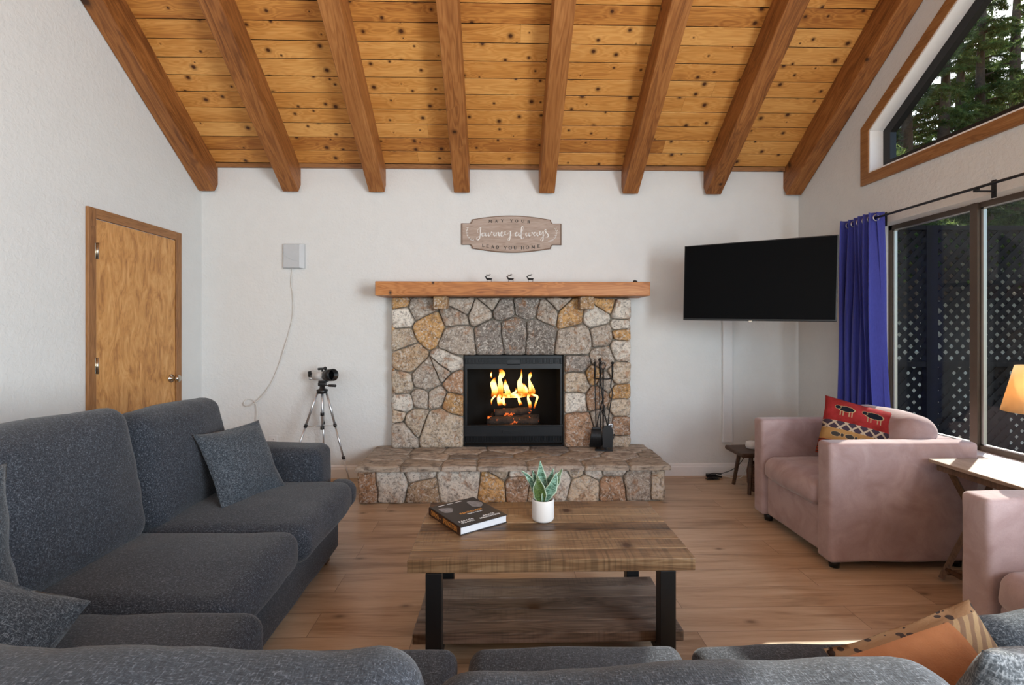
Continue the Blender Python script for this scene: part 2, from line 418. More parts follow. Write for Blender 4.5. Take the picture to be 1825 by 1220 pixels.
def text(name, body, size, M, mat, parent, depth=.0004, ax='CENTER', sp=1.0, sx=1.0):
    c = bpy.data.curves.new(name, 'FONT'); c.body = body; c.size = size; c.align_x = ax; c.align_y = 'CENTER'; c.extrude = depth; c.space_character = sp
    o = bpy.data.objects.new(name, c); C.objects.link(o); bpy.context.view_layer.update()
    me = bpy.data.meshes.new_from_object(o.evaluated_get(bpy.context.evaluated_depsgraph_get()))
    bpy.data.objects.remove(o); me.transform(M @ Matrix.Diagonal((sx, 1, 1, 1))); me.materials.clear(); me.materials.append(MT[mat])
    q = bpy.data.objects.new(name, me); C.objects.link(q); q.parent = parent; return q
def copy_tree(o, parent=None):
    c = o.copy(); C.objects.link(c)
    if parent: c.parent = parent
    for ch in list(o.children): copy_tree(ch, c)
    return c
def struct(o): o['kind'] = 'structure'; return o

XL, XR, YB, YF, SL = -2.59, 2.666, 4.35, -4.0, .703
def ceil_z(y): return 2.71 + SL * (YB - abs(y)) if y > 0 else 2.71 + SL * YB - SL * (-y)

# ------------------------------------------------------------------ shell
struct(MB().box((XL - .2, YF - .2, -.12), (XR + .14, YB + .2, 0)).build('floor', 'floor'))
def wall_cols(mb, fixed, thick, cols, axis):
    for a0, a1, spans in cols:
        for (l0, l1, h0, h1) in spans:
            P = [(a0, l0), (a1, l1), (a1, h1), (a0, h0)]
            if axis == 'x': vs = [(fixed, a, z) for a, z in P] + [(fixed + thick, a, z) for a, z in P]
            else: vs = [(a, fixed, z) for a, z in P] + [(a, fixed + thick, z) for a, z in P]
            mb.add(vs, [(0, 1, 2, 3), (7, 6, 5, 4), (0, 4, 5, 1), (1, 5, 6, 2), (2, 6, 7, 3), (3, 7, 4, 0)])
    return mb
FX0, FX1, FZ0, FZ1 = -.312, .547, .31, 1.08
top = lambda y: ceil_z(y) + .12
struct(wall_cols(MB(), YB, .2, [(XL - .2, FX0, [(0, 0, 2.85, 2.85)]), (FX0, FX1, [(0, 0, FZ0, FZ0), (FZ1, FZ1, 2.85, 2.85)]), (FX1, XR + .14, [(0, 0, 2.85, 2.85)])], 'y').build('wall_back', 'wall'))
struct(wall_cols(MB(), XL, -.2, [(YF, 0, [(0, 0, top(YF), top(0))]), (0, YB, [(0, 0, top(0), top(YB))])], 'x').build('wall_left', 'wall'))
tz = lambda y: 2.729 + .704 * (3.494 - y)
WZ0, WZ1, WY0, WY1 = .60, 2.035, .9, 3.46
TY0, TY1, TZ0 = .9, 3.494, 2.422
struct(wall_cols(MB(), XR, .14, [
    (YF, -2.4, [(0, 0, top(YF), top(-2.4))]),
    (-2.4, -.1, [(0, 0, .6, .6), (2.5, 2.5, top(-2.4), top(-.1))]),
    (-.1, 0, [(0, 0, top(-.1), top(0))]), (0, WY0, [(0, 0, top(0), top(WY0))]),
    (WY0, WY1, [(0, 0, WZ0, WZ0), (WZ1, WZ1, TZ0, TZ0), (tz(WY0), tz(WY1), top(WY0), top(WY1))]),
    (WY1, TY1, [(0, 0, TZ0, TZ0), (tz(WY1), tz(TY1), top(WY1), top(TY1))]),
    (TY1, YB, [(0, 0, top(TY1), top(YB))])], 'x').build('wall_right', 'wall'))
struct(wall_cols(MB(), YF, -.15, [(XL, -2.2, [(0, 0, 3, 3)]), (-2.2, 2.2, [(0, 0, .3, .3)]), (2.2, XR, [(0, 0, 3, 3)]), (XL, XR, [(3.5, 3.5, 3.6, 3.6)])], 'y').build('wall_rear', 'wall'))
# ceiling planks
mb = MB(); ca = math.cos(math.atan(SL)); sa = math.sin(math.atan(SL))
y = YB - .035; k = 0
rr = random.Random(3)
while y > 0:
    y1 = y - .1035
    xs = [XL - .02]; x = XL + rr.uniform(.6, 6.0)
    while x < XR: xs.append(x); x += rr.uniform(3, 5.0)
    xs.append(XR + .02)
    for a, b in zip(xs, xs[1:]):
        g = .0028; t = .012
        P = [(y, 0), (y - .004, -0.0), (y - g, -.006), (y1 + g, -.006), (y1, 0)]
        prof = [(y - .0030, -.005), (y - .0036, -t * .7), (y1 + .0036, -t * .7), (y1 + .0030, -.005)]
        vs = []
        for xx in (a + .0004, b - .0004):
            for (yy, dz) in prof: vs.append((xx, yy, ceil_z(yy) + dz + .009))
        mb.add(vs, [(0, 1, 5, 4), (1, 2, 6, 5), (2, 3, 7, 6)], rnd=rr.random())
    y = y1
struct(mb.build('ceiling', 'ceiling')); mb = MB()
mb.add([(XL - .2, YB + .2, ceil_z(YB + .2) + .030), (XR + .14, YB + .2, ceil_z(YB + .2) + .030), (XR + .14, 0, ceil_z(0) + .030), (XL - .2, 0, ceil_z(0) + .030)], [(0, 1, 2, 3)], rnd=.1)
mb.add([(XL - .2, YB + .2, ceil_z(YB + .2) + .1), (XR + .14, YB + .2, ceil_z(YB + .2) + .1), (XR + .14, 0, ceil_z(0) + .1), (XL - .2, 0, ceil_z(0) + .1)], [(0, 1, 2, 3)], rnd=.1)
struct(mb.build('ceiling', 'soot_and_gap_black')); mb = MB()  # plain black sheets added behind the boards so the open gaps read dark
mb.add([(XL - .2, YF - .2, ceil_z(YF - .2) + .030), (XR + .14, YF - .2, ceil_z(YF - .2) + .030), (XR + .14, 0, ceil_z(0) + .030), (XL - .2, 0, ceil_z(0) + .030)], [(0, 1, 2, 3)], rnd=.5)
struct(mb.build('ceiling', 'ceiling'))
# narrow wooden cove along wall / ceiling joint
mb = MB().box((XL, YB - .03, 2.70), (XR, YB, 2.735), rnd=.3); struct(mb.build('trim_1', 'trimwood'))
# beams
bl = [-2.587, -1.874, -1.136, -.401, .34, 1.074, 1.81, 2.528]
names = ['leftmost sloping ceiling beam, running along the left wall', 'second sloping ceiling beam from the left, above the door side of the room',
         'third sloping ceiling beam from the left, between grey wall box and mantel', 'fourth sloping ceiling beam from the left, above left part of wooden sign',
         'fifth sloping ceiling beam from the left, right above the wooden sign', 'sixth sloping ceiling beam from the left, above right end of the mantel',
         'seventh sloping ceiling beam from the left, ending above the television', 'rightmost sloping ceiling beam, running along the right wall by the high window']
Lb = YB / ca; dv = .262 * ca
mb = MB(); vs, fs = grid_box((Lb / 2 + .02, .068, dv / 2), .006, .5, 2)
for i, x in enumerate(bl):
    w = .136
    m = MB(); m.add([v + Vector((Lb / 2, 0, 0)) for v in vs], fs, rnd=rr.random())
    # cut end plumb against the wall
    m.v = [((v[0] if v[0] > .3 else -v[2] * -math.tan(math.atan(SL)) * -1 * 0 + v[0]), v[1], v[2]) for v in m.v]
    o = m.build('ceiling_beam', 'beam')
    o.rotation_euler = Euler((0, -math.atan(SL), R(-90)), 'XYZ')
    zc = ceil_z(YB) - .262 / 2 + .004
    o.location = (x + w / 2, YB, zc)
    tag(o, names[i], 'beam', 'sloping ceiling beams')
# baseboards
def baseb(name, a, b):
    m = MB().box(a, b, bev=.004); return struct(m.build(name, 'white_paint'))
def base_prof(name, p0, p1, nrm):
    d = Vector(p1) - Vector(p0); n = Vector(nrm); m = MB()
    prof = [(0, 0), (.016, 0), (.016, .078), (.011, .088), (.011, .098), (.006, .108), (0, .108)]
    vs = [Vector((*p, 0)) + Vector((n.x * a, n.y * a, z)) for p in (p0, p1) for a, z in prof]; k = len(prof)
    m.add(vs, [(i, (i + 1) % k, k + (i + 1) % k, k + i) for i in range(k)] + [tuple(range(k)), tuple(range(k, 2 * k))])
    return struct(m.build(name, 'white_paint'))
base_prof('baseboard_back', (XL, YB), (-1.0, YB), (0, -1)); base_prof('baseboard_back', (1.2, YB), (XR, YB), (0, -1))
base_prof('baseboard_left', (XL, 4.06), (XL, YB), (1, 0)); base_prof('baseboard_left', (XL, YF), (XL, 3.13), (1, 0)); base_prof('baseboard_right', (XR, YF), (XR, YB), (-1, 0))
# door on the left wall
DY0, DY1, DZ = 3.208, 3.985, 2.008
mb = MB(); mb.box((XL + .001, DY0 + .002, .01), (XL + .012, DY1 - .002, DZ - .004), bev=.003)
door = struct(mb.build('door_1', 'door'))
m = MB(); m.box((XL, DY0 - .062, 0), (XL + .02, DY0, DZ + .064), bev=.003, rnd=.3); m.box((XL, DY1, 0), (XL + .02, DY1 + .066, DZ + .064), bev=.003, rnd=.6)
struct(m.build('trim_2', 'trimwood_z')); struct(MB().box((XL, DY0, DZ), (XL + .0205, DY1, DZ + .064), bev=.003, rnd=.5).build('trim_3', 'trimwood_y'))
for z in (1.80, 1.068):
    m = MB().box((XL + .010, DY0 - .012, z - .05), (XL + .0225, DY0 + .016, z + .05), bev=.001)
    m.tube([(XL + .026, DY0 + .002, z - .052), (XL + .026, DY0 + .002, z + .052)], .006, 10); m.build('hinge', 'chrome', door)
m = MB(); Mk = basis((XL + .012, 3.93, .915), (0, 1, 0), (0, 0, 1))
m.lathe([(0, 0), (.033, 0), (.033, .006), (.012, .012), (.011, .035), (.022, .043), (.028, .055), (.026, .066), (.012, .072), (0, .072)], 24, Mk); m.build('door_knob', 'chrome', door)

# ------------------------------------------------------------------ windows on the right wall
XG = XR + .105
win = MB(); fr = .032
win.box((XG, WY0, WZ0), (XG + .04, WY1, WZ0 + fr)); win.box((XG, WY0, WZ1 - fr), (XG + .04, WY1, WZ1))
win.box((XG, WY1 - fr, WZ0), (XG + .04, WY1, WZ1)); win.box((XG, WY0, WZ0), (XG + .04, WY0 + fr, WZ1))
for yy in (2.79, 1.7): win.box((XG - .012, yy, WZ0), (XG + .04, yy + .045, WZ1))
w1 = struct(win.build('window_1', 'bronze'))
m = MB()
for a, b in ((2.84, 3.425), (1.75, 2.785), (.94, 1.69)):
    m = MB(); t = .014
    m.box((XG + .006, a, WZ0 + fr), (XG + .026, a + t, WZ1 - fr)); m.box((XG + .006, b - t, WZ0 + fr), (XG + .026, b, WZ1 - fr))
    m.box((XG + .006, a, WZ0 + fr), (XG + .026, b, WZ0 + fr + t * .6)); m.box((XG + .006, a, WZ1 - fr - t * .6), (XG + .026, b, WZ1 - fr)); m.build('sash', 'alu', w1)
    MB().box((XG + .014, a + t, WZ0 + fr), (XG + .018, b - t, WZ1 - fr)).build('window_pane', 'glass', w1)
MB().box((XR - .008, WY0, WZ0 - .012), (XG, WY1, WZ0 + .002), bev=.003).build('window_sill', 'white_paint', w1)
# high trapezoid window: casing, liner, dark frame, glass
def strip(mb, poly_in, poly_out, x0, x1):
    k = len(poly_in)
    for i in range(k):
        j = (i + 1) % k; q = [poly_in[i], poly_in[j], poly_out[j], poly_out[i]]
        vs = [(x0, a, z) for a, z in q] + [(x1, a, z) for a, z in q]
        mb.add(vs, [(0, 1, 2, 3), (7, 6, 5, 4), (0, 4, 5, 1), (1, 5, 6, 2), (2, 6, 7, 3), (3, 7, 4, 0)])
def trap(d):
    b = .07
    return [(TY0 - 0 + (0), TZ0 + d * 1.0), (TY1 - d, TZ0 + d), (TY1 - d, tz(TY1 - d) - d * 1.22), (TY0, tz(TY0) - d * 1.22)]
m = MB(); strip(m, trap(0), trap(-.074), XR - .018, XR); w2 = struct(m.build('window_2', 'trimwood_y'))
m = MB(); strip(m, trap(.012), trap(0), XR - .012, XR + .10); m.build('window_liner', 'white_paint', w2)
m = MB(); strip(m, trap(.075), trap(.012), XR + .085, XR + .13); m.build('window_frame', 'black_metal', w2)
q = trap(.04); m = MB(); m.add([(XR + .11, a, z) for a, z in q] + [(XR + .114, a, z) for a, z in q], [(0, 1, 2, 3), (7, 6, 5, 4)]); m.build('window_pane', 'glass', w2)
# rear and side window bars, outside the photograph
m = MB()
for x in (-2.2, -.73, .73, 2.16): m.box((x, YF - .08, .3), (x + .05, YF - .03, 3.5))
for z in (.3, 2.1, 3.45): m.box((-2.2, YF - .08, z), (2.2, YF - .03, z + .05))
struct(m.build('window_3', 'bronze'))
# curtain rod
rod = thing('curtain_rod', 'thin dark curtain rod above the wide window on the right wall', 'curtain rod', (XR, 2.6, 2.062))
MB().tube([(-.10, .82, 0), (-.10, -1.9, .005)], .0075, 10).build('pole', 'black_metal', rod)
MB().lathe([(0, 0), (.013, .0), (.013, .03), (0, .03)], 12, basis((-.10, .86, 0), (1, 0, 0), (0, 0, 1))).build('finial', 'black_metal', rod)
for yy in (.75, .0):
    m = MB().box((-.006, yy - .012, -.05), (0, yy + .012, .045)); m.box((-.10, yy - .005, -.02), (0, yy + .005, -.012)); m.box((-.112, yy - .007, -.02), (-.088, yy + .007, -.002)); m.build('bracket', 'black_metal', rod)
# curtain
cur = thing('curtain', 'royal blue curtain hanging in folds beside the window, behind the television', 'curtain', (XR - .10, 3.47, 0))
vs = []; fs = []; NS, NZ = 120, 26
for j in range(NZ + 1):
    t = j / NZ; z = 2.10 - t * 2.08
    for i in range(NS + 1):
        u = i / NS; half = .175 + .075 * t ** 1.5
        yy = (u - .5) * 2 * half + .035 * t
        ph = u * 2 * math.pi * 6.5
        amp = .034 + .012 * math.sin(u * 7 + 1) + .01 * t
        xx = amp * math.sin(ph + .5 * math.sin(3 * t + u * 4)) + .006 * math.sin(9 * t + 11 * u)
        yy += .012 * math.sin(2 * ph + 1 + t)
        vs.append((min(xx + .04 * t, .092), yy, z))
for j in range(NZ):
    for i in range(NS): a = j * (NS + 1) + i; fs.append((a, a + 1, a + NS + 2, a + NS + 1))
co = MB().add(vs, fs, smooth=True).build('curtain_panel', 'curtain', cur); sm = co.modifiers.new('s', 'SOLIDIFY'); sm.thickness = .003
for k in range(7):
    yy = -.16 + k * .053
    m = MB(); pts = [(math.cos(a) * .003, yy + .0, -.038 + 2.10 + 0) for a in (0,)]
    ring = [(0.02 * math.cos(2 * math.pi * a / 16), yy, 2.062 + .02 * math.sin(2 * math.pi * a / 16)) for a in range(17)]
    m.tube(ring, .0035, 6, cap=False); m.build('grommet', 'silver', cur)

# ------------------------------------------------------------------ stone work
STC = {'g': (.46, .385, .315), 't': (.60, .48, .355), 'o': (.64, .37, .15), 'r': (.47, .28, .17), 'w': (.78, .71, .62), 'd': (.245, .215, .19), 'b': (.50, .35, .22), 's': (.43, .355, .28)}
def clip(poly, a, b, c):
    """keep a*x+b*y<=c"""
    out = []
    for i in range(len(poly)):
        p, q = poly[i], poly[(i + 1) % len(poly)]; fp = a * p[0] + b * p[1] - c; fq = a * q[0] + b * q[1] - c
        if fp <= 0: out.append(p)
        if fp * fq < 0: t = fp / (fp - fq); out.append((p[0] + (q[0] - p[0]) * t, p[1] + (q[1] - p[1]) * t))
    return out
def cells(seeds, bounds, hole=None):
    x0, y0, x1, y1 = bounds; res = []
    for i, (x, y, r, c) in enumerate(seeds):
        P = [(x0, y0), (x1, y0), (x1, y1), (x0, y1)]
        for j, (u, v, q, _) in enumerate(seeds):
            if i == j: continue
            P = clip(P, 2 * (u - x), 2 * (v - y), u * u + v * v - x * x - y * y - (q * q - r * r))
            if len(P) < 3: break
        if len(P) < 3: continue
        if hole:
            hx0, hy0, hx1, hy1 = hole   # y measured downward in seed frame
            if max(p[0] for p in P) > hx0 and min(p[0] for p in P) < hx1 and max(p[1] for p in P) > hy0:
                if y < hy0: P = clip(P, 0, 1, hy0)
                elif x < (hx0 + hx1) / 2: P = clip(P, 1, 0, hx0)
                else: P = clip(P, -1, 0, -hx1)
        if len(P) >= 3: res.append((P, c))
    return res
def stone_mesh(mb, poly, colr, toM, seed, h=.045, gap=.004, warp=.011, rough=.007, edge=.5, tilt=.01, keep=None, fine=.022):
    """poly in metres in a plane; toM(x,y,height)->world"""
    pts = []
    n = len(poly)
    for i in range(n):
        p, q = Vector((*poly[i], 0)), Vector((*poly[(i + 1) % n], 0)); L = (q - p).length; k = max(1, int(L / fine))
        for j in range(k): pts.append(p.lerp(q, j / k))
    if len(pts) < 4: return
    cx = sum((p for p in pts), Vector()) / len(pts); W2 = []
    for p in pts:
        w = mn.noise_vector(Vector((p.x * 13, p.y * 13, 3.3))) * warp + mn.noise_vector(Vector((p.x * 45, p.y * 45, 1.3))) * warp * .35; w.z = 0
        if keep: w = keep(p, w)
        d = cx - p; W2.append(p + w + d.normalized() * min(gap * random.uniform(.4, 1.1), d.length * .3))
    # soften corners
    for _ in range(1): W2 = [(W2[i - 1] + W2[i] * 2 + W2[(i + 1) % len(W2)]) / 4 for i in range(len(W2))]
    tx, ty = random.uniform(-tilt, tilt) * 8, random.uniform(-tilt, tilt) * 8
    rings = [(1.0, -.35), (1.0, .45), (.965, .80), (.90, .95), (.74, 1.0), (.55, 1.02), (.33, 1.03), (.14, 1.03)]
    vs = []; N = len(W2)
    for s_, hh in rings:
        for p in W2:
            q = cx + (p - cx) * s_
            nz = mn.noise(Vector((q.x * 9, q.y * 9, seed))) * rough * 1.8 + mn.noise(Vector((q.x * 30, q.y * 30, seed + 5))) * rough
            z = h * hh + (nz + (q.x - cx.x) * tx * .2 + (q.y - cx.y) * ty * .2) * (1 if hh > .4 else 0)
            vs.append(toM(q.x, q.y, z))
    vs.append(toM(cx.x, cx.y, h * 1.03)); fs = []
    for r_ in range(len(rings) - 1):
        for i in range(N): j = (i + 1) % N; fs.append((r_ * N + i, r_ * N + j, (r_ + 1) * N + j, (r_ + 1) * N + i))
    b = (len(rings) - 1) * N
    for i in range(N): fs.append((b + i, b + (i + 1) % N, len(vs) - 1))
    v = random.uniform(.85, 1.15)
    mb.add(vs, fs, smooth=True, col=tuple(x * v for x in colr))
fire = thing('fireplace', 'rough field stone fireplace with raised stone hearth in the middle of the back wall', 'fireplace', (.1, YB, 0))
def FP(x, y, z): return (x - .1, y - YB, z)
SX0, SX1, SZ0, SZ1 = -.926, 1.127, .285, 1.575
def z1(px, py): return (SX0 + (px - 217) / (1400 - 217) * (SX1 - SX0), .29 + (875 - py) / (875 - 145) * (1.56 - .29))
S = """260,160,38,o 355,195,58,g 268,235,55,w 400,292,75,o 565,175,48,g 530,245,55,g 540,350,85,g 268,350,62,t 295,435,72,b 652,215,50,g 705,330,80,d 820,318,85,d 935,325,80,d 775,205,45,d 880,185,60,d 700,160,30,g
985,215,52,g 1035,165,35,g 1100,232,62,o 1225,235,60,w 1270,168,42,o 1362,200,48,w 1355,322,34,o 1352,275,26,w 1130,345,85,g 1250,325,62,g 1350,400,55,w 1268,430,55,g 1130,470,52,d 1130,560,62,t 1205,530,30,o 1352,510,58,t 1355,605,42,o 1228,635,50,r
1128,650,52,w 1355,682,48,t 1358,775,50,r 1145,785,80,r 1248,750,52,g 1355,848,32,t 1275,560,32,g 498,450,58,w 460,500,45,g 265,560,58,t 388,530,70,g 530,560,48,r 515,655,48,o 437,630,45,g 360,632,42,g 268,655,52,w 342,745,58,t 460,790,105,t 262,810,65,g 250,720,30,t"""
seeds = []
for tok in S.split():
    a, b, r_, c = tok.split(','); seeds.append((float(a), float(b), float(r_) * .9, c))
cl = cells(seeds, (217, 140, 1400, 878), (570, 424, 1070, 900))
msto = MB()
def keepS(p, w):
    if abs(p.x - FX0) < .02 and p.y < FZ1 + .02 or abs(p.x - FX1) < .02 and p.y < FZ1 + .02: w.x = 0
    if abs(p.y - FZ1) < .02: w.y *= .2
    if abs(p.y - SZ0) < .02: w.y = 0
    return w
for i, (P, c) in enumerate(cl):
    Q = [z1(*p) for p in P]
    col = STC[c]
    stone_mesh(msto, Q, col, lambda x, y, z: FP(x, 4.265 - z, y), i * 3.7, h=random.uniform(.036, .066), keep=keepS)
core = MB()
core.box(FP(SX0 + .012, 4.262, .2), FP(FX0 - .004, YB, 1.57)); core.box(FP(FX1 + .004, 4.262, .2), FP(SX1 - .012, YB, 1.57)); core.box(FP(FX0 - .01, 4.262, FZ1 + .004), FP(FX1 + .01, YB, 1.57))
so = core.build('stone_surround', 'mortar', fire)
# side stones of the surround
for sgn, X in ((-1, SX0), (1, SX1)):
    sd = []; z = .30; k = 0
    zs = [.29, .42, .58, .70, .84, .97, 1.1, 1.24, 1.36, 1.46, 1.56]
    for a, b in zip(zs, zs[1:]):
        stone_mesh(msto, [(4.235, a), (4.345, a), (4.345, b), (4.235, b)], STC[random.choice('gtwto')], (lambda x, y, h_, X=X, s_=sgn: FP(X - s_ * .02 + s_ * h_, x, y)), a * 50, h=.02, gap=.003, warp=.004, rough=.003)
msto.build('surround_stone_facing', 'stone', fire)
# hearth
HX0, HX1, HY0, HZ = -1.055, 1.245, 3.69, .255
MB().box(FP(HX0 + .02, HY0 + .03, 0), FP(HX1 - .02, YB, HZ)).build('hearth', 'mortar', fire)
mh = MB()
def z2(px, py): return (HX0 + (px - 42) / (1575 - 42) * (HX1 - HX0), (1165 - py) / (1165 - 990) * .262)
S = """88,1085,50,r 200,1075,78,w 340,1022,48,w 358,1105,70,b 540,1070,105,w 712,1090,62,o 755,1008,34,t 838,1085,68,r 828,1012,40,w 915,1100,45,b 1040,1060,55,w 1168,1092,72,t 1130,1010,38,t 1205,1010,40,w 1312,1008,42,w 1312,1092,66,r 1440,1075,78,g 1540,1080,48,t"""
seeds = [(float(a), float(b), float(r_) * .9, c) for a, b, r_, c in (t.split(',') for t in S.split())]
for i, (P, c) in enumerate(cells(seeds, (42, 990, 1575, 1165))):
    stone_mesh(mh, [z2(*p) for p in P], STC[c], lambda x, y, z: FP(x, HY0 + .035 - z, max(y, .001)), i * 2.3 + 50, h=random.uniform(.028, .045), keep=None)
for sgn, X in ((-1, HX0), (1, HX1)):
    for a, b in ((3.70, 3.92), (3.92, 4.1), (4.1, 4.34)):
        stone_mesh(mh, [(a, .0), (b, .0), (b, .255), (a, .255)], STC[random.choice('gtw')], (lambda x, y, h_, X=X, s_=sgn: FP(X - s_ * .025 + s_ * h_, x, max(y, .001))), a * 9, h=.024)
mh.build('hearth_stone_facing', 'stone', fire)
# flagstones on top of the hearth (plan: x, y)
ms = MB()
def zf(px, r): return -1.07 + (px - 42) / (1600 - 42) * 2.347, r
fl = """150,3.75,120,s 150,3.95,110,g 190,4.15,100,g 370,3.75,120,s 400,3.93,90,g 330,4.14,100,s 545,3.76,95,g 560,3.94,60,d 560,4.12,110,g 745,3.76,140,g 720,3.98,100,d 800,4.16,100,g 1030,3.76,150,g 930,3.98,100,s 1040,4.14,110,d 1180,3.98,100,g 1285,3.76,110,s 1240,4.16,100,g 1500,3.76,120,s 1400,3.97,100,g 1460,4.16,110,g 1580,3.98,80,s"""
seeds = []
for t in fl.split():
    a, b, r_, c = t.split(','); x, yy = zf(float(a), float(b)); seeds.append((x, yy, float(r_) / 1000 * .9, c))
def keepF(p, w):
    if p.y > 4.3: w.y = 0
    w.y = min(w.y, .004) if p.y > 4.3 else w.y
    return w
for i, (P, c) in enumerate(cells(seeds, (-1.07, 3.64, 1.275, 4.335))):
    # the slab tapers in plan toward the wall, as the flagstones were laid
    P = [(x * (1 - .0 * (yy - 3.64)) , yy) for x, yy in P]
    stone_mesh(ms, P, STC[c], lambda x, y, z: FP(x, y, .262 + z * .9), i * 5.1, h=.030, gap=.003, warp=.012, rough=.0022, tilt=.0, keep=keepF, fine=.02)
ms.build('hearth_slab', 'slab', fire)
MB().box(FP(-1.05, 3.66, .256), FP(1.255, 4.345, .280)).build('hearth_slab_bed', 'mortar', fire)
# mantel and corbels
mo = MB(); soft(mo, (2.244, .325, .115), FP(.109, 4.183, 1.6295), r=.006, amp=.0015, fr=3, step=.06); mo.build('mantel', 'mantel', fire)
for x0, x1 in ((-.555, -.435), (.665, .785)):
    m = MB(); soft(m, (x1 - x0, .15, .105), FP((x0 + x1) / 2, 4.165, 1.519), r=.012, amp=.006, fr=12, step=.02)
    m.col = [(.42, .26, .13)] * len(m.v); m.build('corbel', 'stone', fire)
# firebox
m = MB(); x0, x1, zz0, zz1, yb = FX0, FX1, FZ0 - .02, FZ1, 4.72
m.box(FP(x0, 4.25, zz0), FP(x0 + .008, yb, zz1)); m.box(FP(x1 - .008, 4.25, zz0), FP(x1, yb, zz1)); m.box(FP(x0, 4.25, zz1 - .008), FP(x1, yb, zz1)); m.box(FP(x0, 4.25, zz0), FP(x1, yb, zz0 + .01)); m.box(FP(x0, yb - .01, zz0), FP(x1, yb, zz1))
m.build('firebox', 'soot_and_gap_black', fire)
def louver(z0, z1, a, b, n, solid):
    m = MB(); m.box(FP(a, 4.285, z0), FP(b, 4.29, z1))
    for sx in solid: m.box(FP(sx[0], 4.262, sx[1]), FP(sx[2], 4.286, sx[3]), bev=.002)
    return m
m = louver(.955, 1.078, x0 + .004, x1 - .004, 60, [(x0 + .004, 1.045, x1 - .004, 1.078), (x0 + .004, .955, x1 - .004, 1.0), (.06, .99, .175, 1.035)])
for i in range(68):
    x = x0 + .02 + i * (x1 - x0 - .04) / 67
    if .06 < x < .175: continue
    m.box(FP(x, 4.266, 1.0), FP(x + .0055, 4.284, 1.045))
m.build('upper_louver', 'firebox_front', fire)
m = MB(); m.box(FP(x0 + .004, 4.258, .375), FP(x1 - .004, 4.278, .468), bev=.003); m.box(FP(x0 + .004, 4.24, .462), FP(x1 - .004, 4.29, .474), bev=.002)
m.box(FP(x0 + .004, 4.262, .319), FP(x1 - .004, 4.27, .326)); m.box(FP(.02, 4.252, .405), FP(.2, 4.26, .43), bev=.001)
m.box(FP(x0 + .004, 4.292, .319), FP(x1 - .004, 4.296, .38))
for i in range(62):
    x = x0 + .02 + i * (x1 - x0 - .04) / 61; m.box(FP(x, 4.262, .322), FP(x + .006, 4.276, .378))
for i in range(22):
    x = .01 + i * .0095; m.box(FP(x, 4.253, .408), FP(x + .004, 4.258, .428))
m.build('lower_louver', 'firebox_front', fire)
for a in (x0 + .008, x1 - .028): MB().box(FP(a, 4.262, .47), FP(a + .02, 4.28, .96), bev=.002).build('firebox_side_rail', 'firebox_front', fire)
# fire
grate = thing('log_grate', 'black iron log grate inside the firebox', 'grate', (.12, 4.50, .305))
m = MB()
for i in range(7): x = -.21 + i * .07; m.tube([(x, -.13, .02), (x, -.13, .16), (x, -.12, .13), (x, .12, .12)], .008, 6)
for yy in (-.1, .1): m.tube([(-.26, yy, .12), (.26, yy, .12)], .009, 6)
m.build('bars', 'black_metal', grate)
for a in (-.2, .2): MB().box((a - .01, -.1, 0), (a + .01, .1, .12)).build('leg', 'black_metal', grate)
n = NT('charred_log'); v = n.co(); f = n.noise(v, 22, 4, .7)
c = n.ramp(f, [(.3, (.01, .008, .007)), (.6, (.05, .03, .02))]); em = n.ramp(n.noise(v, 14, 3, .7), [(.60, 0.0), (.72, 1.0)])
MT['log'] = n.fin(c, .9, Emission_Color=(1, .16, .02, 1), Emission_Strength=n.math('MULTIPLY', em, 2.2)); n.bump(f, .8, .01)
for i, (a, b, r_) in enumerate([((-.24, -.05, .17), (.22, -.06, .165), .042), ((-.20, .06, .175), (.24, .05, .17), .045), ((-.17, -.02, .235), (.16, .05, .245), .034)]):
    p = [Vector(a).lerp(Vector(b), t / 8) + mn.noise_vector(Vector((t, i, 0))) * .006 for t in range(9)]
    o = MB().tube([tuple(x + Vector((.12, 4.5, .305))) for x in p], [r_ * (1 + .08 * math.sin(t * 2.1 + i)) for t in range(9)], 12).build('firewood_log', 'log')
    tag(o, ['front charred log lying on the fire grate under the flames', 'back charred log lying on the fire grate', 'topmost charred log, stacked across the other two in the fire'][i], 'log', 'logs in the fire')
n = NT('flame'); h = n.attr('rnd', 2)
col = n.ramp(h, [(0, (1, .12, .01)), (.18, (1, .33, .03)), (.38, (1, .62, .16)), (.68, (1, .72, .25)), (.88, (1, .36, .03)), (1, (.9, .08, .005))])
st = n.ramp(h, [(0, .12), (.22, .5), (.42, 1.0), (.7, .9), (1, .15)])
lw = n.noise(n.map(n.co(), (30, 30, 9)), 1, 3, .6, 1.2)
emi = n.n('Emission', {0: col, 1: n.math('MULTIPLY', st, n.math('MULTIPLY_ADD', lw, 5.0, 1.2))}); trn = n.n('BsdfTransparent')
alpha = n.math('MULTIPLY', n.ramp(lw, [(.30, .25), (.5, 1.0)]), n.ramp(h, [(0, .35), (.3, 1.0), (.85, 1.0), (1, .4)]))
n.t.links.new(n.n('MixShader', {0: alpha, 1: trn, 2: emi}), n.out.inputs[0]); MT['flame'] = n.m
fl = MB(); FYF = 4.42
def fpx(px, py): # firebox photo zoom units -> metres on the fire plane
    return (FX0 + (px - 100) / 1095 * (FX1 - FX0) * 1.05 - .02, 1.087 - (py - 130) / 975 * .76)
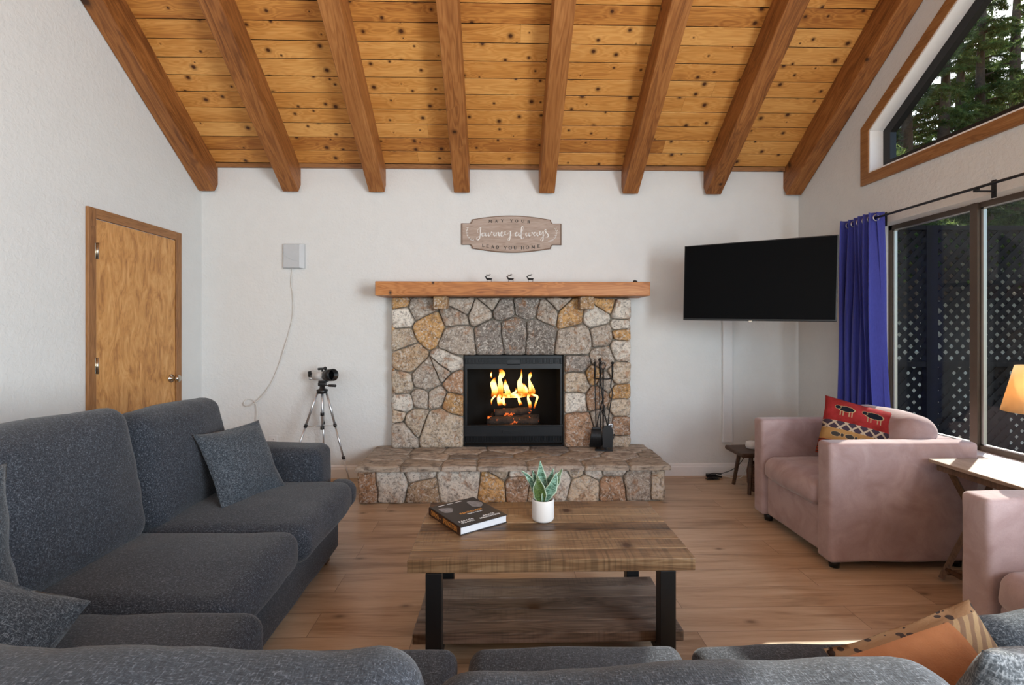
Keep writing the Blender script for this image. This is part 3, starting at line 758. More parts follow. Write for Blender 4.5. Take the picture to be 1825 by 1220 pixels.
def tongue(pts, ws, dy=0, d=.55):
    P = [(*fpx(a, b),) for a, b in pts]; P = cr([(x, FYF + dy, z) for x, z in P], 5); n_ = len(P); wr = []
    for i in range(n_):
        t = i / (n_ - 1) * (len(ws) - 1); k = min(int(t), len(ws) - 2); wr.append((ws[k] * (1 - t + k) + ws[k + 1] * (t - k)) * .0008)
    k0 = len(fl.v)
    N = 10; vs = []
    for i, p in enumerate(P):
        d_ = (P[min(i + 1, n_ - 1)] - P[max(i - 1, 0)]); a = Vector((d_.z, 0, -d_.x)).normalized()
        for k in range(N):
            th = 2 * math.pi * k / N; vs.append(p + a * math.cos(th) * wr[i] + Vector((0, 1, 0)) * math.sin(th) * wr[i] * d)
    fs = [(i * N + k, i * N + (k + 1) % N, (i + 1) * N + (k + 1) % N, (i + 1) * N + k) for i in range(n_ - 1) for k in range(N)]
    fl.add(vs, fs, smooth=True)
    for i in range(n_):
        for k in range(N): fl.rnd[k0 + i * N + k] = i / (n_ - 1)
tongue([(430, 640), (445, 560), (430, 480), (450, 410)], [26, 34, 34, 3])
tongue([(500, 640), (505, 560), (505, 480), (500, 430), (525, 370), (500, 318)], [30, 34, 26, 17, 36, 12], .01)
tongue([(600, 640), (585, 580), (565, 510), (560, 430)], [30, 30, 26, 3])
tongue([(640, 640), (640, 610), (675, 570), (672, 530)], [34, 22, 8, 2], -.01)
tongue([(715, 630), (735, 560), (715, 470), (735, 400), (735, 320)], [34, 46, 26, 10, 4])
tongue([(780, 620), (785, 570), (775, 530), (760, 480)], [30, 28, 18, 3], .015)
tongue([(850, 640), (850, 570), (835, 510), (820, 440), (830, 385), (840, 350)], [30, 36, 26, 8, 20, 3])
tongue([(410, 720), (412, 670), (440, 630), (470, 612)], [5, 7, 9, 10], -.02)
tongue([(505, 730), (500, 690), (490, 640), (520, 600)], [26, 28, 18, 20], -.02)
tongue([(570, 720), (545, 710), (540, 650), (560, 610)], [10, 14, 12, 16], -.02)
tongue([(730, 725), (715, 690), (705, 640), (720, 600)], [20, 16, 12, 20], -.02)
tongue([(830, 760), (822, 700), (805, 640), (825, 590)], [16, 18, 10, 20], -.02)
tongue([(870, 765), (890, 700), (905, 630), (860, 610), (830, 580)], [8, 10, 12, 10, 14], -.02)
tongue([(460, 625), (560, 625), (640, 628), (720, 625), (800, 610)], [22, 26, 20, 24, 20], .02)
tongue([(410, 420), (405, 385), (410, 345)], [4, 9, 2])
o = fl.build('fire_flames', 'flame'); tag(o, 'orange and yellow flames burning over the logs in the fireplace', 'fire', kind='stuff')
light('fire_glow', 'POINT', (.1, 4.40, .72), (0, 0, 0), 1.8, (1, .45, .15), shadow_soft_size=.08)

# fireplace tools
ft = thing('fireplace_tool_set', 'black wrought iron fireplace tool stand on the right end of the hearth', 'fireplace tools', (.86, 4.10, .292))
m = MB(); m.prism([(-.075, -.03), (.07, -.045), (.085, .035), (-.055, .05)], 0, .012); m.lathe([(.045, .012), (.03, .03), (.012, .055), (.008, .08)], 12); m.build('base', 'black_metal', ft)
m = MB(); m.tube([(0, 0, .05), (0, 0, .40), (0, 0, .68)], .006, 8)
m.tube([(.012 * math.cos(a * .9), .012 * math.sin(a * .9), .28 + a * .012) for a in range(14)], .004, 6)
m.tube([(.018 * math.cos(t), 0, .70 + .028 * math.sin(t)) for t in [math.pi * 2 * i / 14 - 1.57 for i in range(15)]], .0045, 6, cap=False)
m.build('stand_pole', 'black_metal', ft)
m = MB(); m.tube([(-.085, 0, .60), (-.03, -.035, .595), (.03, -.035, .595), (.08, 0, .60)], .005, 6); m.tube([(0, -.04, .595), (0, .05, .60)], .005, 6); m.build('hook_bar', 'black_metal', ft)
def tool(x, y, bx, zt, pts, kind):
    m = MB(); m.tube(cr(pts, 4), .0048, 8); m.tube([(x, y, zt - .12), (x, y, zt - .04), (x, y, zt - .012)], [.006, .0095, .006], 8); m.ball((x, y, zt), .013, n=8)
    if kind == 'broom':
        m.box((bx - .035, y - .012, .175), (bx + .035, y + .012, .195), bev=.003)
        for i in range(12): xx = bx - .035 + i * .0064; m.tube([(xx, y, .18), (xx + (xx - bx) * .5, y, .03)], .0065, 6)
    if kind == 'shovel':
        m.prism([(bx - .04, .03), (bx + .04, .03), (bx + .045, .17), (bx + .025, .21), (bx - .025, .21), (bx - .045, .17)], -.003, .003, Matrix.Translation((0, y, 0)) @ Matrix.Rotation(R(90), 4, 'X'))
    if kind == 'poker': m.tube([(bx, y, .2), (bx + .015, y, .12), (bx + .045, y, .10), (bx + .05, y, .135)], .006, 6)
    if kind == 'tongs': m.tube(cr([(x, y, .55), (x + .03, y, .47), (x + .005, y, .33), (x - .02, y, .22), (bx - .03, y, .12)], 4), .0045, 6)
    return m
tool(-.072, -.01, -.06, .725, [(-.072, -.01, .61), (-.068, -.01, .4), (-.062, -.01, .19)], 'broom').build('hearth_broom', 'black_metal', ft)
tool(-.03, -.035, .03, .74, [(-.03, -.035, .62), (-.02, -.035, .5), (0.0, -.03, .35), (.03, -.025, .2)], 'shovel').build('ash_shovel', 'black_metal', ft)
tool(.075, -.01, .04, .725, [(.07, -.01, .6), (.06, -.01, .53), (.075, -.01, .48), (.05, -.01, .33), (.035, -.01, .2)], 'poker').build('poker', 'black_metal', ft)
tool(-.02, .045, -.01, .75, [(-.02, .045, .62), (-.02, .045, .4), (-.01, .045, .12)], 'tongs').build('log_tongs', 'black_metal', ft)
m = MB(); Mx = basis((.945, 4.20, .48), (1, 0, 0), (0, 0, 1)); m.lathe([(0, 0), (.026, 0), (.026, .006), (.018, .010), (.009, .010), (.007, .004), (0, .004)], 20, basis((0, 0, 0), (1, 0, 0), (0, 0, 1)))
gk = m.build('gas_key_escutcheon', 'silver'); gk.location = (.94, 4.19, .475); tag(gk, 'small round metal gas valve plate on the stones beside the fire tools', 'valve plate')

# deer figurines
def deer(mb):
    s = 1
    mb.tube([(-.012, 0, .018), (-.004, 0, .0185), (.012, 0, .018), (.020, 0, .019)], [.005, .0078, .007, .0055], 8)
    mb.tube([(-.010, 0, .018), (-.014, 0, .028), (-.016, 0, .034)], [.0055, .004, .003], 8)
    mb.tube([(-.013, 0, .036), (-.019, 0, .0345), (-.0235, 0, .033)], [.0036, .003, .0018], 8)
    for x, yy in ((-.010, -.003), (-.010, .003), (.017, -.003), (.017, .003)): mb.tube([(x, yy, .017), (x + .001, yy, .009), (x, yy, 0)], [.0028, .0015, .0015], 6)
    for yy in (-.003, .003):
        mb.tube(cr([(-.013, yy, .038), (-.010, yy * 2, .043), (.004, yy * 3, .044), (.014, yy * 3, .049)], 4), .0013, 5)
        for x, z in ((-.010, .043), (-.003, .0435), (.004, .044), (.010, .0465)): mb.tube([(x, yy * 2.5, z), (x - .003, yy * 3, z + .0065)], .0011, 5)
    mb.tube([(.020, 0, .020), (.023, 0, .024)], [.002, .001], 5)
m = MB(); deer(m); d0 = m.build('deer_figurine', 'black_metal')
for i, (x, lb) in enumerate([(-.095, 'leftmost small black deer figurine standing on the mantel'), (.082, 'middle small black deer figurine standing on the mantel'), (.245, 'rightmost small black deer figurine standing on the mantel')]):
    o = d0 if i == 0 else d0.copy()
    if i: C.objects.link(o)
    o.location = (x, 4.045, 1.688); o.scale = (1.35, 1.35, 1.2); tag(o, lb, 'figurine', 'black deer on the mantel')
o = MB().tube([(0, 0, 0.006), (.015, 0, .012), (.035, 0, .006)], [.006, .009, .004], 8).build('lighter', 'black_plastic'); o.location = (1.10, 4.06, 1.687); tag(o, 'tiny black object lying on the right end of the mantel', 'ornament')

# wooden sign
sign = thing('wooden_sign', 'washed wood wall sign with painted lettering above the mantel', 'sign', (.10, YB, 2.133))
def outline(W_, H_, n_=14, sc=1.0):
    w, s1, hs, ha = .44 * W_, .345 * W_, .094 * H_, .128 * H_
    T = [(-w, hs), (-s1 - .018, hs), (-s1 - .008, hs + .010), (-s1, ha)]
    T += [(-s1 + 2 * s1 * i / n_, ha + .035 * H_ * math.sin(math.pi * i / n_)) for i in range(1, n_)]
    T += [(s1, ha), (s1 + .008, hs + .010), (s1 + .018, hs), (w, hs)]
    return T + [(x, -z) for x, z in reversed(T)]
def dedupe(P):
    out = []
    for p in P:
        if not out or (Vector(p) - Vector(out[-1])).length > 1e-5: out.append(p)
    if (Vector(out[0]) - Vector(out[-1])).length < 1e-5: out.pop()
    return out
Ms = frame_mat((0, 0, 0), (1, 0, 0), (0, 0, 1), (0, -1, 0))
P1 = dedupe(outline(1, 1)); P2 = dedupe(outline(.975, .95))
MB().prism(P1, .002, .016, Ms).build('sign_border', 'sign_edge', sign); MB().prism(P2, .0165, .019, Ms).build('sign_board', 'sign', sign)
def ribbon(mb, pts, w0, w1, M, z=.0195, n=6):
    """brush stroke: thick on down strokes, thin on up strokes"""
    P = cr([(x, y, 0) for x, y in pts], n); L = []; Rr = []
    for i, p in enumerate(P):
        d = P[min(i + 1, len(P) - 1)] - P[max(i - 1, 0)]
        if d.length < 1e-9: d = Vector((1, 0, 0))
        d.normalize(); w = w1 if d.y < -.25 else w0 + (w1 - w0) * max(0, -d.y + .1)
        nn = Vector((-d.y, d.x, 0)) * w / 2; L.append(p + nn); Rr.append(p - nn)
    m_ = len(P); vs = [(v.x, v.y, z) for v in L + Rr] + [(v.x, v.y, z - .0012) for v in L + Rr]
    fs = [(i, i + 1, m_ + i + 1, m_ + i) for i in range(m_ - 1)]
    mb.add(vs, fs, M)
# script lettering, unit = zoomed sign pixels (x 0..1825, y down)
G = {
 'J': [[(440, 375), (425, 345), (450, 310), (475, 290), (472, 330), (470, 400), (455, 460), (425, 478), (412, 455), (440, 430), (500, 400)]],
 'o': [[(520, 385), (500, 375), (492, 400), (502, 420), (525, 415), (535, 390), (520, 375), (545, 385)]],
 'u': [[(548, 372), (545, 400), (558, 420), (580, 400), (590, 372), (588, 405), (600, 420), (618, 400)]],
 'r': [[(618, 400), (632, 358), (645, 372), (672, 370), (668, 400), (682, 418), (700, 395)]],
 'n': [[(705, 365), (703, 420)], [(703, 400), (725, 365), (742, 372), (742, 405), (755, 418), (772, 400)]],
 'e': [[(770, 398), (800, 375), (792, 355), (775, 372), (772, 405), (790, 422), (815, 405), (835, 378)]],
 'y': [[(838, 345), (832, 385), (850, 402), (880, 380), (915, 345), (912, 400), (905, 460), (890, 482), (872, 468), (905, 430), (930, 405)]],
 'a': [[(1030, 370), (1005, 362), (985, 390), (995, 415), (1020, 408), (1040, 370), (1035, 400), (1050, 420), (1070, 395)]],
 'l': [[(1062, 400), (1100, 320), (1100, 275), (1082, 285), (1075, 340), (1072, 430), (1090, 460), (1115, 430)]],
 'w': [[(1148, 365), (1142, 400), (1158, 418), (1185, 385), (1188, 368), (1186, 405), (1205, 418), (1235, 385), (1228, 362), (1250, 375)]],
 'a2': [[(1300, 368), (1275, 362), (1258, 388), (1268, 412), (1290, 405), (1312, 368), (1308, 400), (1325, 415), (1345, 385)]],
 'y2': [[(1352, 345), (1348, 385), (1368, 398), (1395, 345), (1398, 400), (1395, 470), (1378, 488), (1358, 470), (1390, 430), (1420, 400)]],
 's': [[(1418, 400), (1450, 350), (1440, 318), (1425, 335), (1445, 365), (1475, 400), (1462, 432), (1430, 432)]]}
def sg(px, py): return ((px - 930) / 1825 * 220 / 203, -(py - 388) / 1161 * 140 / 203)
m = MB()
for k_, ss in G.items():
    for st_ in ss: ribbon(m, [sg(*p) for p in st_], .0028, .0085, Ms)
for sx in (1, -1):
    c0 = [(290, 290), (270, 340), (275, 400), (300, 450), (340, 485), (400, 495)] if sx == 1 else [(1570, 300), (1597, 345), (1590, 400), (1570, 450), (1530, 485), (1470, 500)]
    ribbon(m, [sg(*p) for p in c0], .0022, .0022, Ms)
    q = cr([(*p, 0) for p in c0], 3)
    for i in range(1, len(q) - 1, 2):
        for dd in ((18, -18), (-16, -14)): ribbon(m, [sg(q[i].x, q[i].y), sg(q[i].x + dd[0] * .6, q[i].y + dd[1] * .7), sg(q[i].x + dd[0], q[i].y + dd[1])], .0035, .0035, Ms, n=2)
m.build('script_lettering', 'ink_white', sign)
# serif capitals drawn as strokes (thin=0, thick=1); unit box 0..1
SF = {'M': [(0, 0, .12, 1, 0), (.12, 1, .5, .1, 1), (.5, .1, .88, 1, 0), (.88, 1, 1, 0, 1), (-.1, 0, .15, 0, 0), (.85, 0, 1.12, 0, 0)],
      'A': [(0, 0, .5, 1, 0), (.5, 1, 1, 0, 1), (.2, .35, .8, .35, 0), (-.12, 0, .15, 0, 0), (.82, 0, 1.12, 0, 0)],
      'Y': [(0, 1, .5, .45, 1), (1, 1, .5, .45, 0), (.5, .48, .5, 0, 1), (-.12, 1, .16, 1, 0), (.84, 1, 1.12, 1, 0), (.3, 0, .7, 0, 0)],
      'U': [(.1, 1, .1, .3, 1), (.1, .3, .3, .03, 1), (.3, .03, .7, .03, 0), (.7, .03, .9, .3, 0), (.9, .3, .9, 1, 0), (-.05, 1, .27, 1, 0), (.75, 1, 1.05, 1, 0)],
      'R': [(.15, 0, .15, 1, 1), (.15, 1, .6, 1, 0), (.6, 1, .8, .78, 1), (.8, .78, .6, .52, 1), (.6, .52, .15, .52, 0), (.5, .52, 1, 0, 1), (0, 0, .32, 0, 0), (.0, 1, .2, 1, 0)],
      'L': [(.15, 0, .15, 1, 1), (0, 1, .35, 1, 0), (0, 0, .85, 0, 0), (.85, 0, .88, .25, 0)],
      'E': [(.15, 0, .15, 1, 1), (0, 1, .85, 1, 0), (.15, .52, .65, .52, 0), (0, 0, .9, 0, 0), (.85, 1, .85, .8, 0), (.9, 0, .9, .22, 0), (.65, .4, .65, .64, 0)],
      'D': [(.15, 0, .15, 1, 1), (0, 1, .5, 1, 0), (.5, 1, .85, .75, 1), (.85, .75, .85, .25, 1), (.85, .25, .5, 0, 1), (.5, 0, 0, 0, 0)],
      'H': [(.12, 0, .12, 1, 1), (.88, 0, .88, 1, 1), (.12, .5, .88, .5, 0), (-.02, 0, .26, 0, 0), (.74, 0, 1.02, 0, 0), (-.02, 1, .26, 1, 0), (.74, 1, 1.02, 1, 0)]}
SF['O'] = [(.5 + .48 * math.cos(a), .5 + .5 * math.sin(a), .5 + .48 * math.cos(a + .45), .5 + .5 * math.sin(a + .45), 1 if abs(math.cos(a + .22)) > .6 else 0) for a in [i * .4488 for i in range(14)]]
def serif(mb, body, xs, ys, h):
    for ch, x, yb_ in zip(body, xs, ys):
        if ch == ' ': continue
        w = h * (.95 if ch in 'MOH' else .8 if ch != 'L' else .7); ox = x - w / 2
        for (a, b, c, d, k) in SF[ch]:
            p, q = Vector((ox + a * w, yb_ + b * h, 0)), Vector((ox + c * w, yb_ + d * h, 0)); t = (q - p)
            if t.length < 1e-9: continue
            nn = Vector((-t.y, t.x, 0)).normalized() * (h * (.12 if k else .06))
            mb.add([(*(p + nn).xy, .0196), (*(q + nn).xy, .0196), (*(q - nn).xy, .0196), (*(p - nn).xy, .0196)], [(0, 1, 2, 3)], Ms)
m = MB()
A = [(615, 222), (705, 217), (795, 213), (0, 0), (930, 213), (1005, 215), (1095, 218), (1185, 228)]
def words(body, A, h):
    k = 0
    for wd in body.split(' '):
        q = MB(); serif(q, wd, [sg(*a)[0] for a in A[k:k + len(wd)]], [sg(*a)[1] for a in A[k:k + len(wd)]], h); q.build('capital_lettering', 'ink_black', sign); k += len(wd) + 1
words('MAY YOUR', A, .0245)
A = [(515, 580), (578, 590), (650, 600), (725, 606), (0, 0), (840, 612), (912, 614), (985, 614), (0, 0), (1095, 612), (1165, 606), (1250, 598), (1335, 588)]
words('LEAD YOU HOME', A, .0265)

# antenna box, cable, outlet, raceway
ab = thing('wall_antenna_box', 'square pale grey box mounted on the wall left of the fireplace', 'antenna box', (-1.79, YB, 1.932))
m = MB(); m.prism([(-.092, -.108), (.092, -.108), (.092, .108), (-.092, .108)], 0, .02, Ms)
m.add([(-.092, -.02, -.108), (.092, -.02, -.108), (.092, -.02, .108), (-.092, -.02, .108), (-.08, -.04, -.10), (.055, -.04, -.10), (.055, -.04, .10), (-.08, -.04, .10)], [(4, 5, 6, 7), (0, 1, 5, 4), (1, 2, 6, 5), (2, 3, 7, 6), (3, 0, 4, 7)]); m.build('housing', 'box_grey', ab)
m = MB(); m.tube(cr([(-.08, -.041, .03), (-.05, -.0415, -.01), (0, -.0415, -.035), (.055, -.041, -.045)], 6), .0015, 5); m.tube([(.012 * math.cos(t), -.040, .055 + .012 * math.sin(t)) for t in [i * .6 for i in range(11)]], .0012, 5); m.build('moulded_line', 'box_grey', ab)
pts = [(-1.807, 1.827), (-1.817, 1.696), (-1.802, 1.60), (-1.802, 1.427), (-1.835, 1.27), (-1.87, 1.134), (-1.925, .98), (-1.981, .842), (-2.05, .73), (-2.115, .665), (-2.17, .635), (-2.215, .648), (-2.205, .685), (-2.16, .69), (-2.115, .655), (-2.095, .58), (-2.10, .50), (-2.14, .404), (-2.16, .25), (-2.15, .12)]
o = MB().tube(cr([(x, YB - .012 - .03 * math.sin(i * .5) ** 2 * (i > 4), z) for i, (x, z) in enumerate(pts)], 6), .0042, 6).build('coaxial_cable', 'cable_white')
tag(o, 'thin white cable hanging from the grey wall box with a small loop', 'cable')
ou = thing('wall_outlet', 'white double wall outlet low on the back wall behind the sofa arm', 'outlet', (-1.976, YB, .318))
MB().box((-.036, -.006, -.058), (.036, 0, .058), bev=.003).build('cover_plate', 'plastic_white', ou)
for z in (-.022, .022):
    m = MB().box((-.014, -.008, z - .014), (.014, -.005, z + .014), bev=.004); so_ = m.build('socket', 'plastic_white', ou)
    m = MB(); [m.box((x - .0015, -.0088, z - .004), (x + .0015, -.0078, z + .006)) for x in (-.006, .006)]; m.build('slot', 'black_plastic', so_)
rc = MB(); rc.box((1.972, YB - .028, .293), (2.063, YB, 1.52), bev=.008); o = rc.build('cable_cover', 'plastic_white'); tag(o, 'long white vertical cable cover on the wall below the television', 'cable cover')

# television
tv = thing('television', 'flat black television angled out from the back wall on an arm', 'television', (1.828, 3.51, 1.648))
ang = math.atan2(3.2 - 3.82, 2.225 - 1.436)
T = Matrix.Rotation(ang, 4, 'Z') @ Matrix.Rotation(R(1.2), 4, 'Y')
w2_, h2_ = .502, .288
MB().box((-w2_, 0, -h2_), (w2_, .03, h2_), T, bev=.004).build('casing', 'black_plastic', tv)
MB().box((-w2_ + .007, -.0035, -h2_ + .014), (w2_ - .007, -.0005, h2_ - .007), T).build('screen', 'screen', tv)
MB().box((-.28, .03, -.2), (.28, .055, .16), T, bev=.01).build('rear_housing', 'black_plastic', tv)
m = MB(); m.box((-.03, -.006, -h2_ - .008), (-.006, .012, -h2_ + .002), T); m.build('logo_badge', 'chrome', tv)
m = MB(); m.box((-.1, .055, -.1), (.1, .062, .1), T); m.tube([(0.03, .06, 0), (.22, .40, 0), (.16, .66, 0), (.18, YB - 3.51 - .01, 0)], .016, 8); m.box((.12, YB - 3.51 - .02, -.12), (.24, YB - 3.51, .12)); m.build('wall_arm', 'black_metal', tv)

# ------------------------------------------------------------------ stool corner
st_ = thing('low_stool', 'low dark wooden stool in the corner, between wall and pink armchair', 'stool', (2.09, 3.92, 0))
m = MB(); soft(m, (.44, .30, .035), (0, 0, .322), r=.012, amp=.004, fr=8, step=.04); m.build('seat', 'darkwood', st_)
for sx in (-1, 1):
    for sy in (-1, 1): MB().tube([(sx * .12, sy * .09, .315), (sx * .155, sy * .13, .015)], [.016, .014], 6, smooth=False).build('leg', 'darkwood', st_)
m = MB().lathe([(0, 0), (.044, 0), (.05, .012), (.05, .028), (.046, .05), (.03, .056), (0, .056)], 28); o = m.build('wifi_router', 'plastic_white'); o.location = (2.03, 3.93, .342); tag(o, 'white round wireless router standing on the low stool', 'router')
n = NT('wicker'); v = n.co(); a = n.n('TexWave', {'Vector': v, 'Scale': 30, 'Distortion': 2.0}, bands_direction='Z'); n.bump(a, .8, .01)
MT['wicker'] = n.fin(n.mix(a, (.05, .02, .012), (.22, .10, .06)), .8)
m = MB().lathe([(0, .002), (.09, .002), (.12, .06), (.125, .15), (.11, .22), (.098, .22), (.112, .14), (.08, .02), (0, .02)], 24); o = m.build('wicker_basket', 'wicker'); o.location = (2.09, 3.92, 0); o.scale = (.8, .8, 1); tag(o, 'small reddish wicker basket on the floor under the low stool', 'basket')
m = MB(); m.box((-.05, -.018, 0), (.08, .018, .03), bev=.004); ps = m.build('extension_block', 'black_plastic'); ps.location = (1.86, 4.29, 0.001); tag(ps, 'black power strip lying on the floor by the baseboard', 'power strip')
for i, (pts, mt, lb) in enumerate([([(1.80, 4.28, .02), (1.86, 4.26, .045), (1.93, 4.24, .05), (2.02, 4.16, .13), (2.08, 4.07, .30)], 'black_plastic', 'black cord rising from the power strip to the low stool'),
                                  ([(1.89, 4.27, .03), (1.96, 4.2, .03), (2.03, 4.14, .04), (2.07, 4.1, .12), (2.09, 4.07, .30)], 'cable_white', 'white cord looping from the power strip up to the low stool'),
                                  ([(2.05, YB - .02, .295), (2.07, YB - .03, .2), (2.10, 4.25, .12), (2.14, 4.15, .02)], 'cable_white', 'beige cord coming out below the white cable cover')]):
    o = MB().tube(cr(pts, 6), .0035, 6).build('loose_cable', mt); tag(o, lb, 'cord')
m = MB(); rr = random.Random(4)
for k in range(4): m.tube(cr([(rr.uniform(-.06, .06), rr.uniform(-.03, .01), rr.uniform(.004, .02)) for _ in range(7)], 5), .0035, 5)
o = m.build('tangled_cord', 'black_plastic'); o.location = (1.83, 4.23, 0.0); tag(o, 'tangle of black cords on the floor beside the power strip', 'cord')

# ------------------------------------------------------------------ telescope
te = thing('telescope', 'small white and black telescope on a silver tripod beside the fireplace', 'telescope', (-1.47, 4.12, 0))
feet = [(-.265, -.12), (.25, -.05), (-.045, .17)]
hub = Vector((0, 0, .80))
for i, (fx, fy) in enumerate(feet):
    d = Vector((fx, fy, 0)).normalized(); a = hub + d * .035 + Vector((0, 0, -.01)); b = Vector((fx, fy, .012)); lg = MB()
    m1 = a.lerp(b, .36); m2 = a.lerp(b, .70)
    L = MB().tube([a, m1], .0095, 10).tube([m1, m2], .0078, 10).tube([m2, b], .006, 10).build('leg', 'silver', te)
    for q in (m1, m2): MB().tube([q - (b - a).normalized() * .012, q + (b - a).normalized() * .012], .0135, 10).build('leg_clamp', 'black_plastic', L)
    MB().tube([b + (a - b).normalized() * .03, b], [.008, .012], 10).build('rubber_foot', 'black_plastic', L)
    MB().tube([m1, (0, 0, .50)], .0035, 6).build('brace', 'silver', te)
MB().tube([(0, 0, .47), (0, 0, .80)], .0095, 10).build('centre_column', 'silver', te)
for zc_ in (.47, .585): MB().lathe([(0, zc_), (.016, zc_), (.016, zc_ + .025), (0, zc_ + .025)], 12).build('column_collar', 'black_plastic', te)
m = MB().lathe([(0, .77), (.045, .77), (.045, .80), (.022, .81), (.02, .85), (0, .85)], 16); m.box((-.03, -.02, .83), (.03, .02, .86), bev=.005); m.box((-.025, -.025, .86), (.045, .02, .875), bev=.003); m.build('tripod_head', 'black_plastic', te)
m = MB().tube([(.0, -.02, .835), (.06, -.05, .84), (.075, -.055, .84), (.135, -.08, .84)], [.004, .004, .011, .011], 10); m.build('pan_handle', 'black_plastic', te)
ax = Vector((.80, -.58, .10)).normalized(); o0 = Vector((0, 0, .915))
def along(r0, z0, prof, mat, nm, n=24): MB().lathe(prof, n, frame_mat(o0, ax.cross(Vector((0, 0, 1))), ax.cross(Vector((0, 0, 1))).cross(ax) * -1 * -1, ax)).build(nm, mat, te)
along(0, 0, [(0, -.10), (.034, -.10), (.034, .05), (0, .05)], 'plastic_white', 'tube')
along(0, 0, [(0, .045), (.042, .045), (.042, .07), (.049, .075), (.049, .15), (.044, .15), (.043, .10), (0, .10)], 'black_plastic', 'lens_hood')
along(0, 0, [(.0425, .052), (.0432, .052), (.0432, .056), (.0425, .056)], 'silver', 'trim_ring'); along(0, 0, [(0, .108), (.030, .106), (.042, .10)], 'screen', 'objective_lens')
along(0, 0, [(0, -.155), (.016, -.155), (.018, -.13), (.026, -.125), (.026, -.10), (0, -.10)], 'black_plastic', 'focuser')
e0 = o0 - ax * .15
MB().tube([e0, e0 - ax * .02 + Vector((0, 0, .005)), e0 - ax * .03 + Vector((0, 0, .045))], [.016, .018, .015], 12).build('eyepiece', 'black_plastic', te)
MB().tube([e0 + ax * .03 + Vector((-.025, -.035, -.015)), e0 + ax * .03 + Vector((-.0, -.012, -.015))], .010, 12).build('focus_knob', 'silver', te)
f0 = o0 + Vector((0, 0, .058)); MB().tube([f0 - ax * .05, f0 - ax * .02, f0 + ax * .03, f0 + ax * .04], [.011, .010, .010, .016], 12).build('finder_scope', 'black_plastic', te)
MB().box((-.006, -.006, .94), (.006, .006, .965)).build('finder_bracket', 'black_plastic', te)

# ------------------------------------------------------------------ coffee table, book, plant
ct = thing('coffee_table', 'rustic plank coffee table with black metal legs in front of the fireplace', 'coffee table', (.192, 2.112, 0))
TX, TYh = .531, .303
def planks(x0, x1, y0, y1, n_, z0, z1, jag=.004, seed=1):
    m = MB(); r_ = random.Random(seed); w = (y1 - y0) / n_
    for i in range(n_):
        a = y0 + i * w; vs, fs = grid_box(((x1 - x0) / 2, w / 2 - .0020, (z1 - z0) / 2), .004, .12, 2); rn = r_.random(); off = r_.uniform(-.003, .003)
        out = []
        for v in vs:
            q = v + Vector(((x0 + x1) / 2, a + w / 2, (z0 + z1) / 2)); q += mn.noise_vector(q * 14) * .0016; q.x += off * (1 if v.x > 0 else -1)
            out.append(q)
        m.add(out, fs, rnd=rn)
    return m
planks(-TX, TX, -TYh, TYh, 7, .412, .460, seed=5).build('tabletop', 'rustic', ct); MB().box((-TX + .012, -TYh + .012, .418), (TX - .012, TYh - .012, .452)).build('tabletop_core', 'darkwood', ct)
planks(-.522, .510, -.238, .180, 5, .110, .150, seed=8).build('lower_shelf', 'rustic_shelf', ct)
for x in (-.436, .430):
    for yy in (-.272, .215): MB().box((x - .029, yy - .028, 0), (x + .029, yy + .028, .411), bev=.002).build('leg', 'black_metal', ct)
    MB().box((x - .029, -.244, .398), (x + .029, .187, .411)).build('top_rail', 'black_metal', ct); MB().box((x - .029, -.244, .075), (x + .029, .187, .109)).build('shelf_rail', 'black_metal', ct)
bk = thing('book', 'thick dark hardcover book lying flat on the coffee table', 'book', (-.146, 2.205, .4605))
ex = Vector((.193, .134, 0)).normalized(); ey = Vector((-.158, .230, 0)); ey = (ey - ex * ey.dot(ex)).normalized(); B = frame_mat((0, 0, 0), ex, ey, (0, 0, 1))
bw, bh, bt = .118, .140, .034
MB().box((-bw + .004, -bh + .004, .003), (bw - .003, bh - .004, bt - .003), B).build('pages', 'paper', bk)
m = MB().box((-bw, -bh, 0), (bw, bh, .0028), B); m.box((-bw, -bh, bt - .0028), (bw, bh, bt), B); m.build('cover', 'cover', bk)
MB().box((-bw - .001, -bh, 0), (-bw + .003, bh, bt), B).build('spine', 'spine', bk)
tz_ = bt + .0003
for body, s_, x, yy, mt, sp, sx in [('RENEGADES', .021, .012, -.012, 'ink_orange', 1.05, .95), ('BORN IN THE USA', .0095, .02, -.032, 'ink_white', 1.1, .9), ('BARACK', .0165, -.060, -.088, 'ink_white', 1.2, 1), ('OBAMA', .0165, -.060, -.106, 'ink_white', 1.2, 1), ('BRUCE', .0165, .055, -.088, 'ink_white', 1.2, 1), ('SPRINGSTEEN', .0165, .050, -.106, 'ink_white', 1.15, .9)]:
    text('cover_lettering', body, s_, B @ Matrix.Translation((x, yy, tz_)), mt, bk, sp=sp, sx=sx)
m = MB()
for x0_ in (-.08, -.035, .01): m.box((x0_, .122, tz_ - .0001), (x0_ + .032, .126, tz_ + .0003), B)
m.build('cover_strapline', 'ink_white', bk)
for cx_, cy_, a_, b_, se in ((-.072, .062, .028, .036, 1), (.075, .058, .030, .042, 2)):
    P = [(cx_ + a_ * math.cos(t) * (1 + .2 * math.sin(3 * t + se)), cy_ + b_ * math.sin(t) * (1 + .15 * math.cos(2 * t + se))) for t in [i * 2 * math.pi / 22 for i in range(22)]]
    MB().prism(P, tz_ - .0002, tz_ + .0001, B).build('cover_portrait', 'photo_grey', bk)
Bs = frame_mat(B @ Vector((-bw - .0015, 0, bt / 2)), -ey, (0, 0, 1), -ex)
text('spine_lettering', 'OBAMA', .030, Bs @ Matrix.Translation((-.082, 0, 0)), 'ink_orange', bk, sx=.72); text('spine_lettering', 'SPRINGSTEEN', .030, Bs @ Matrix.Translation((.055, 0, 0)), 'ink_orange', bk, sx=.66)
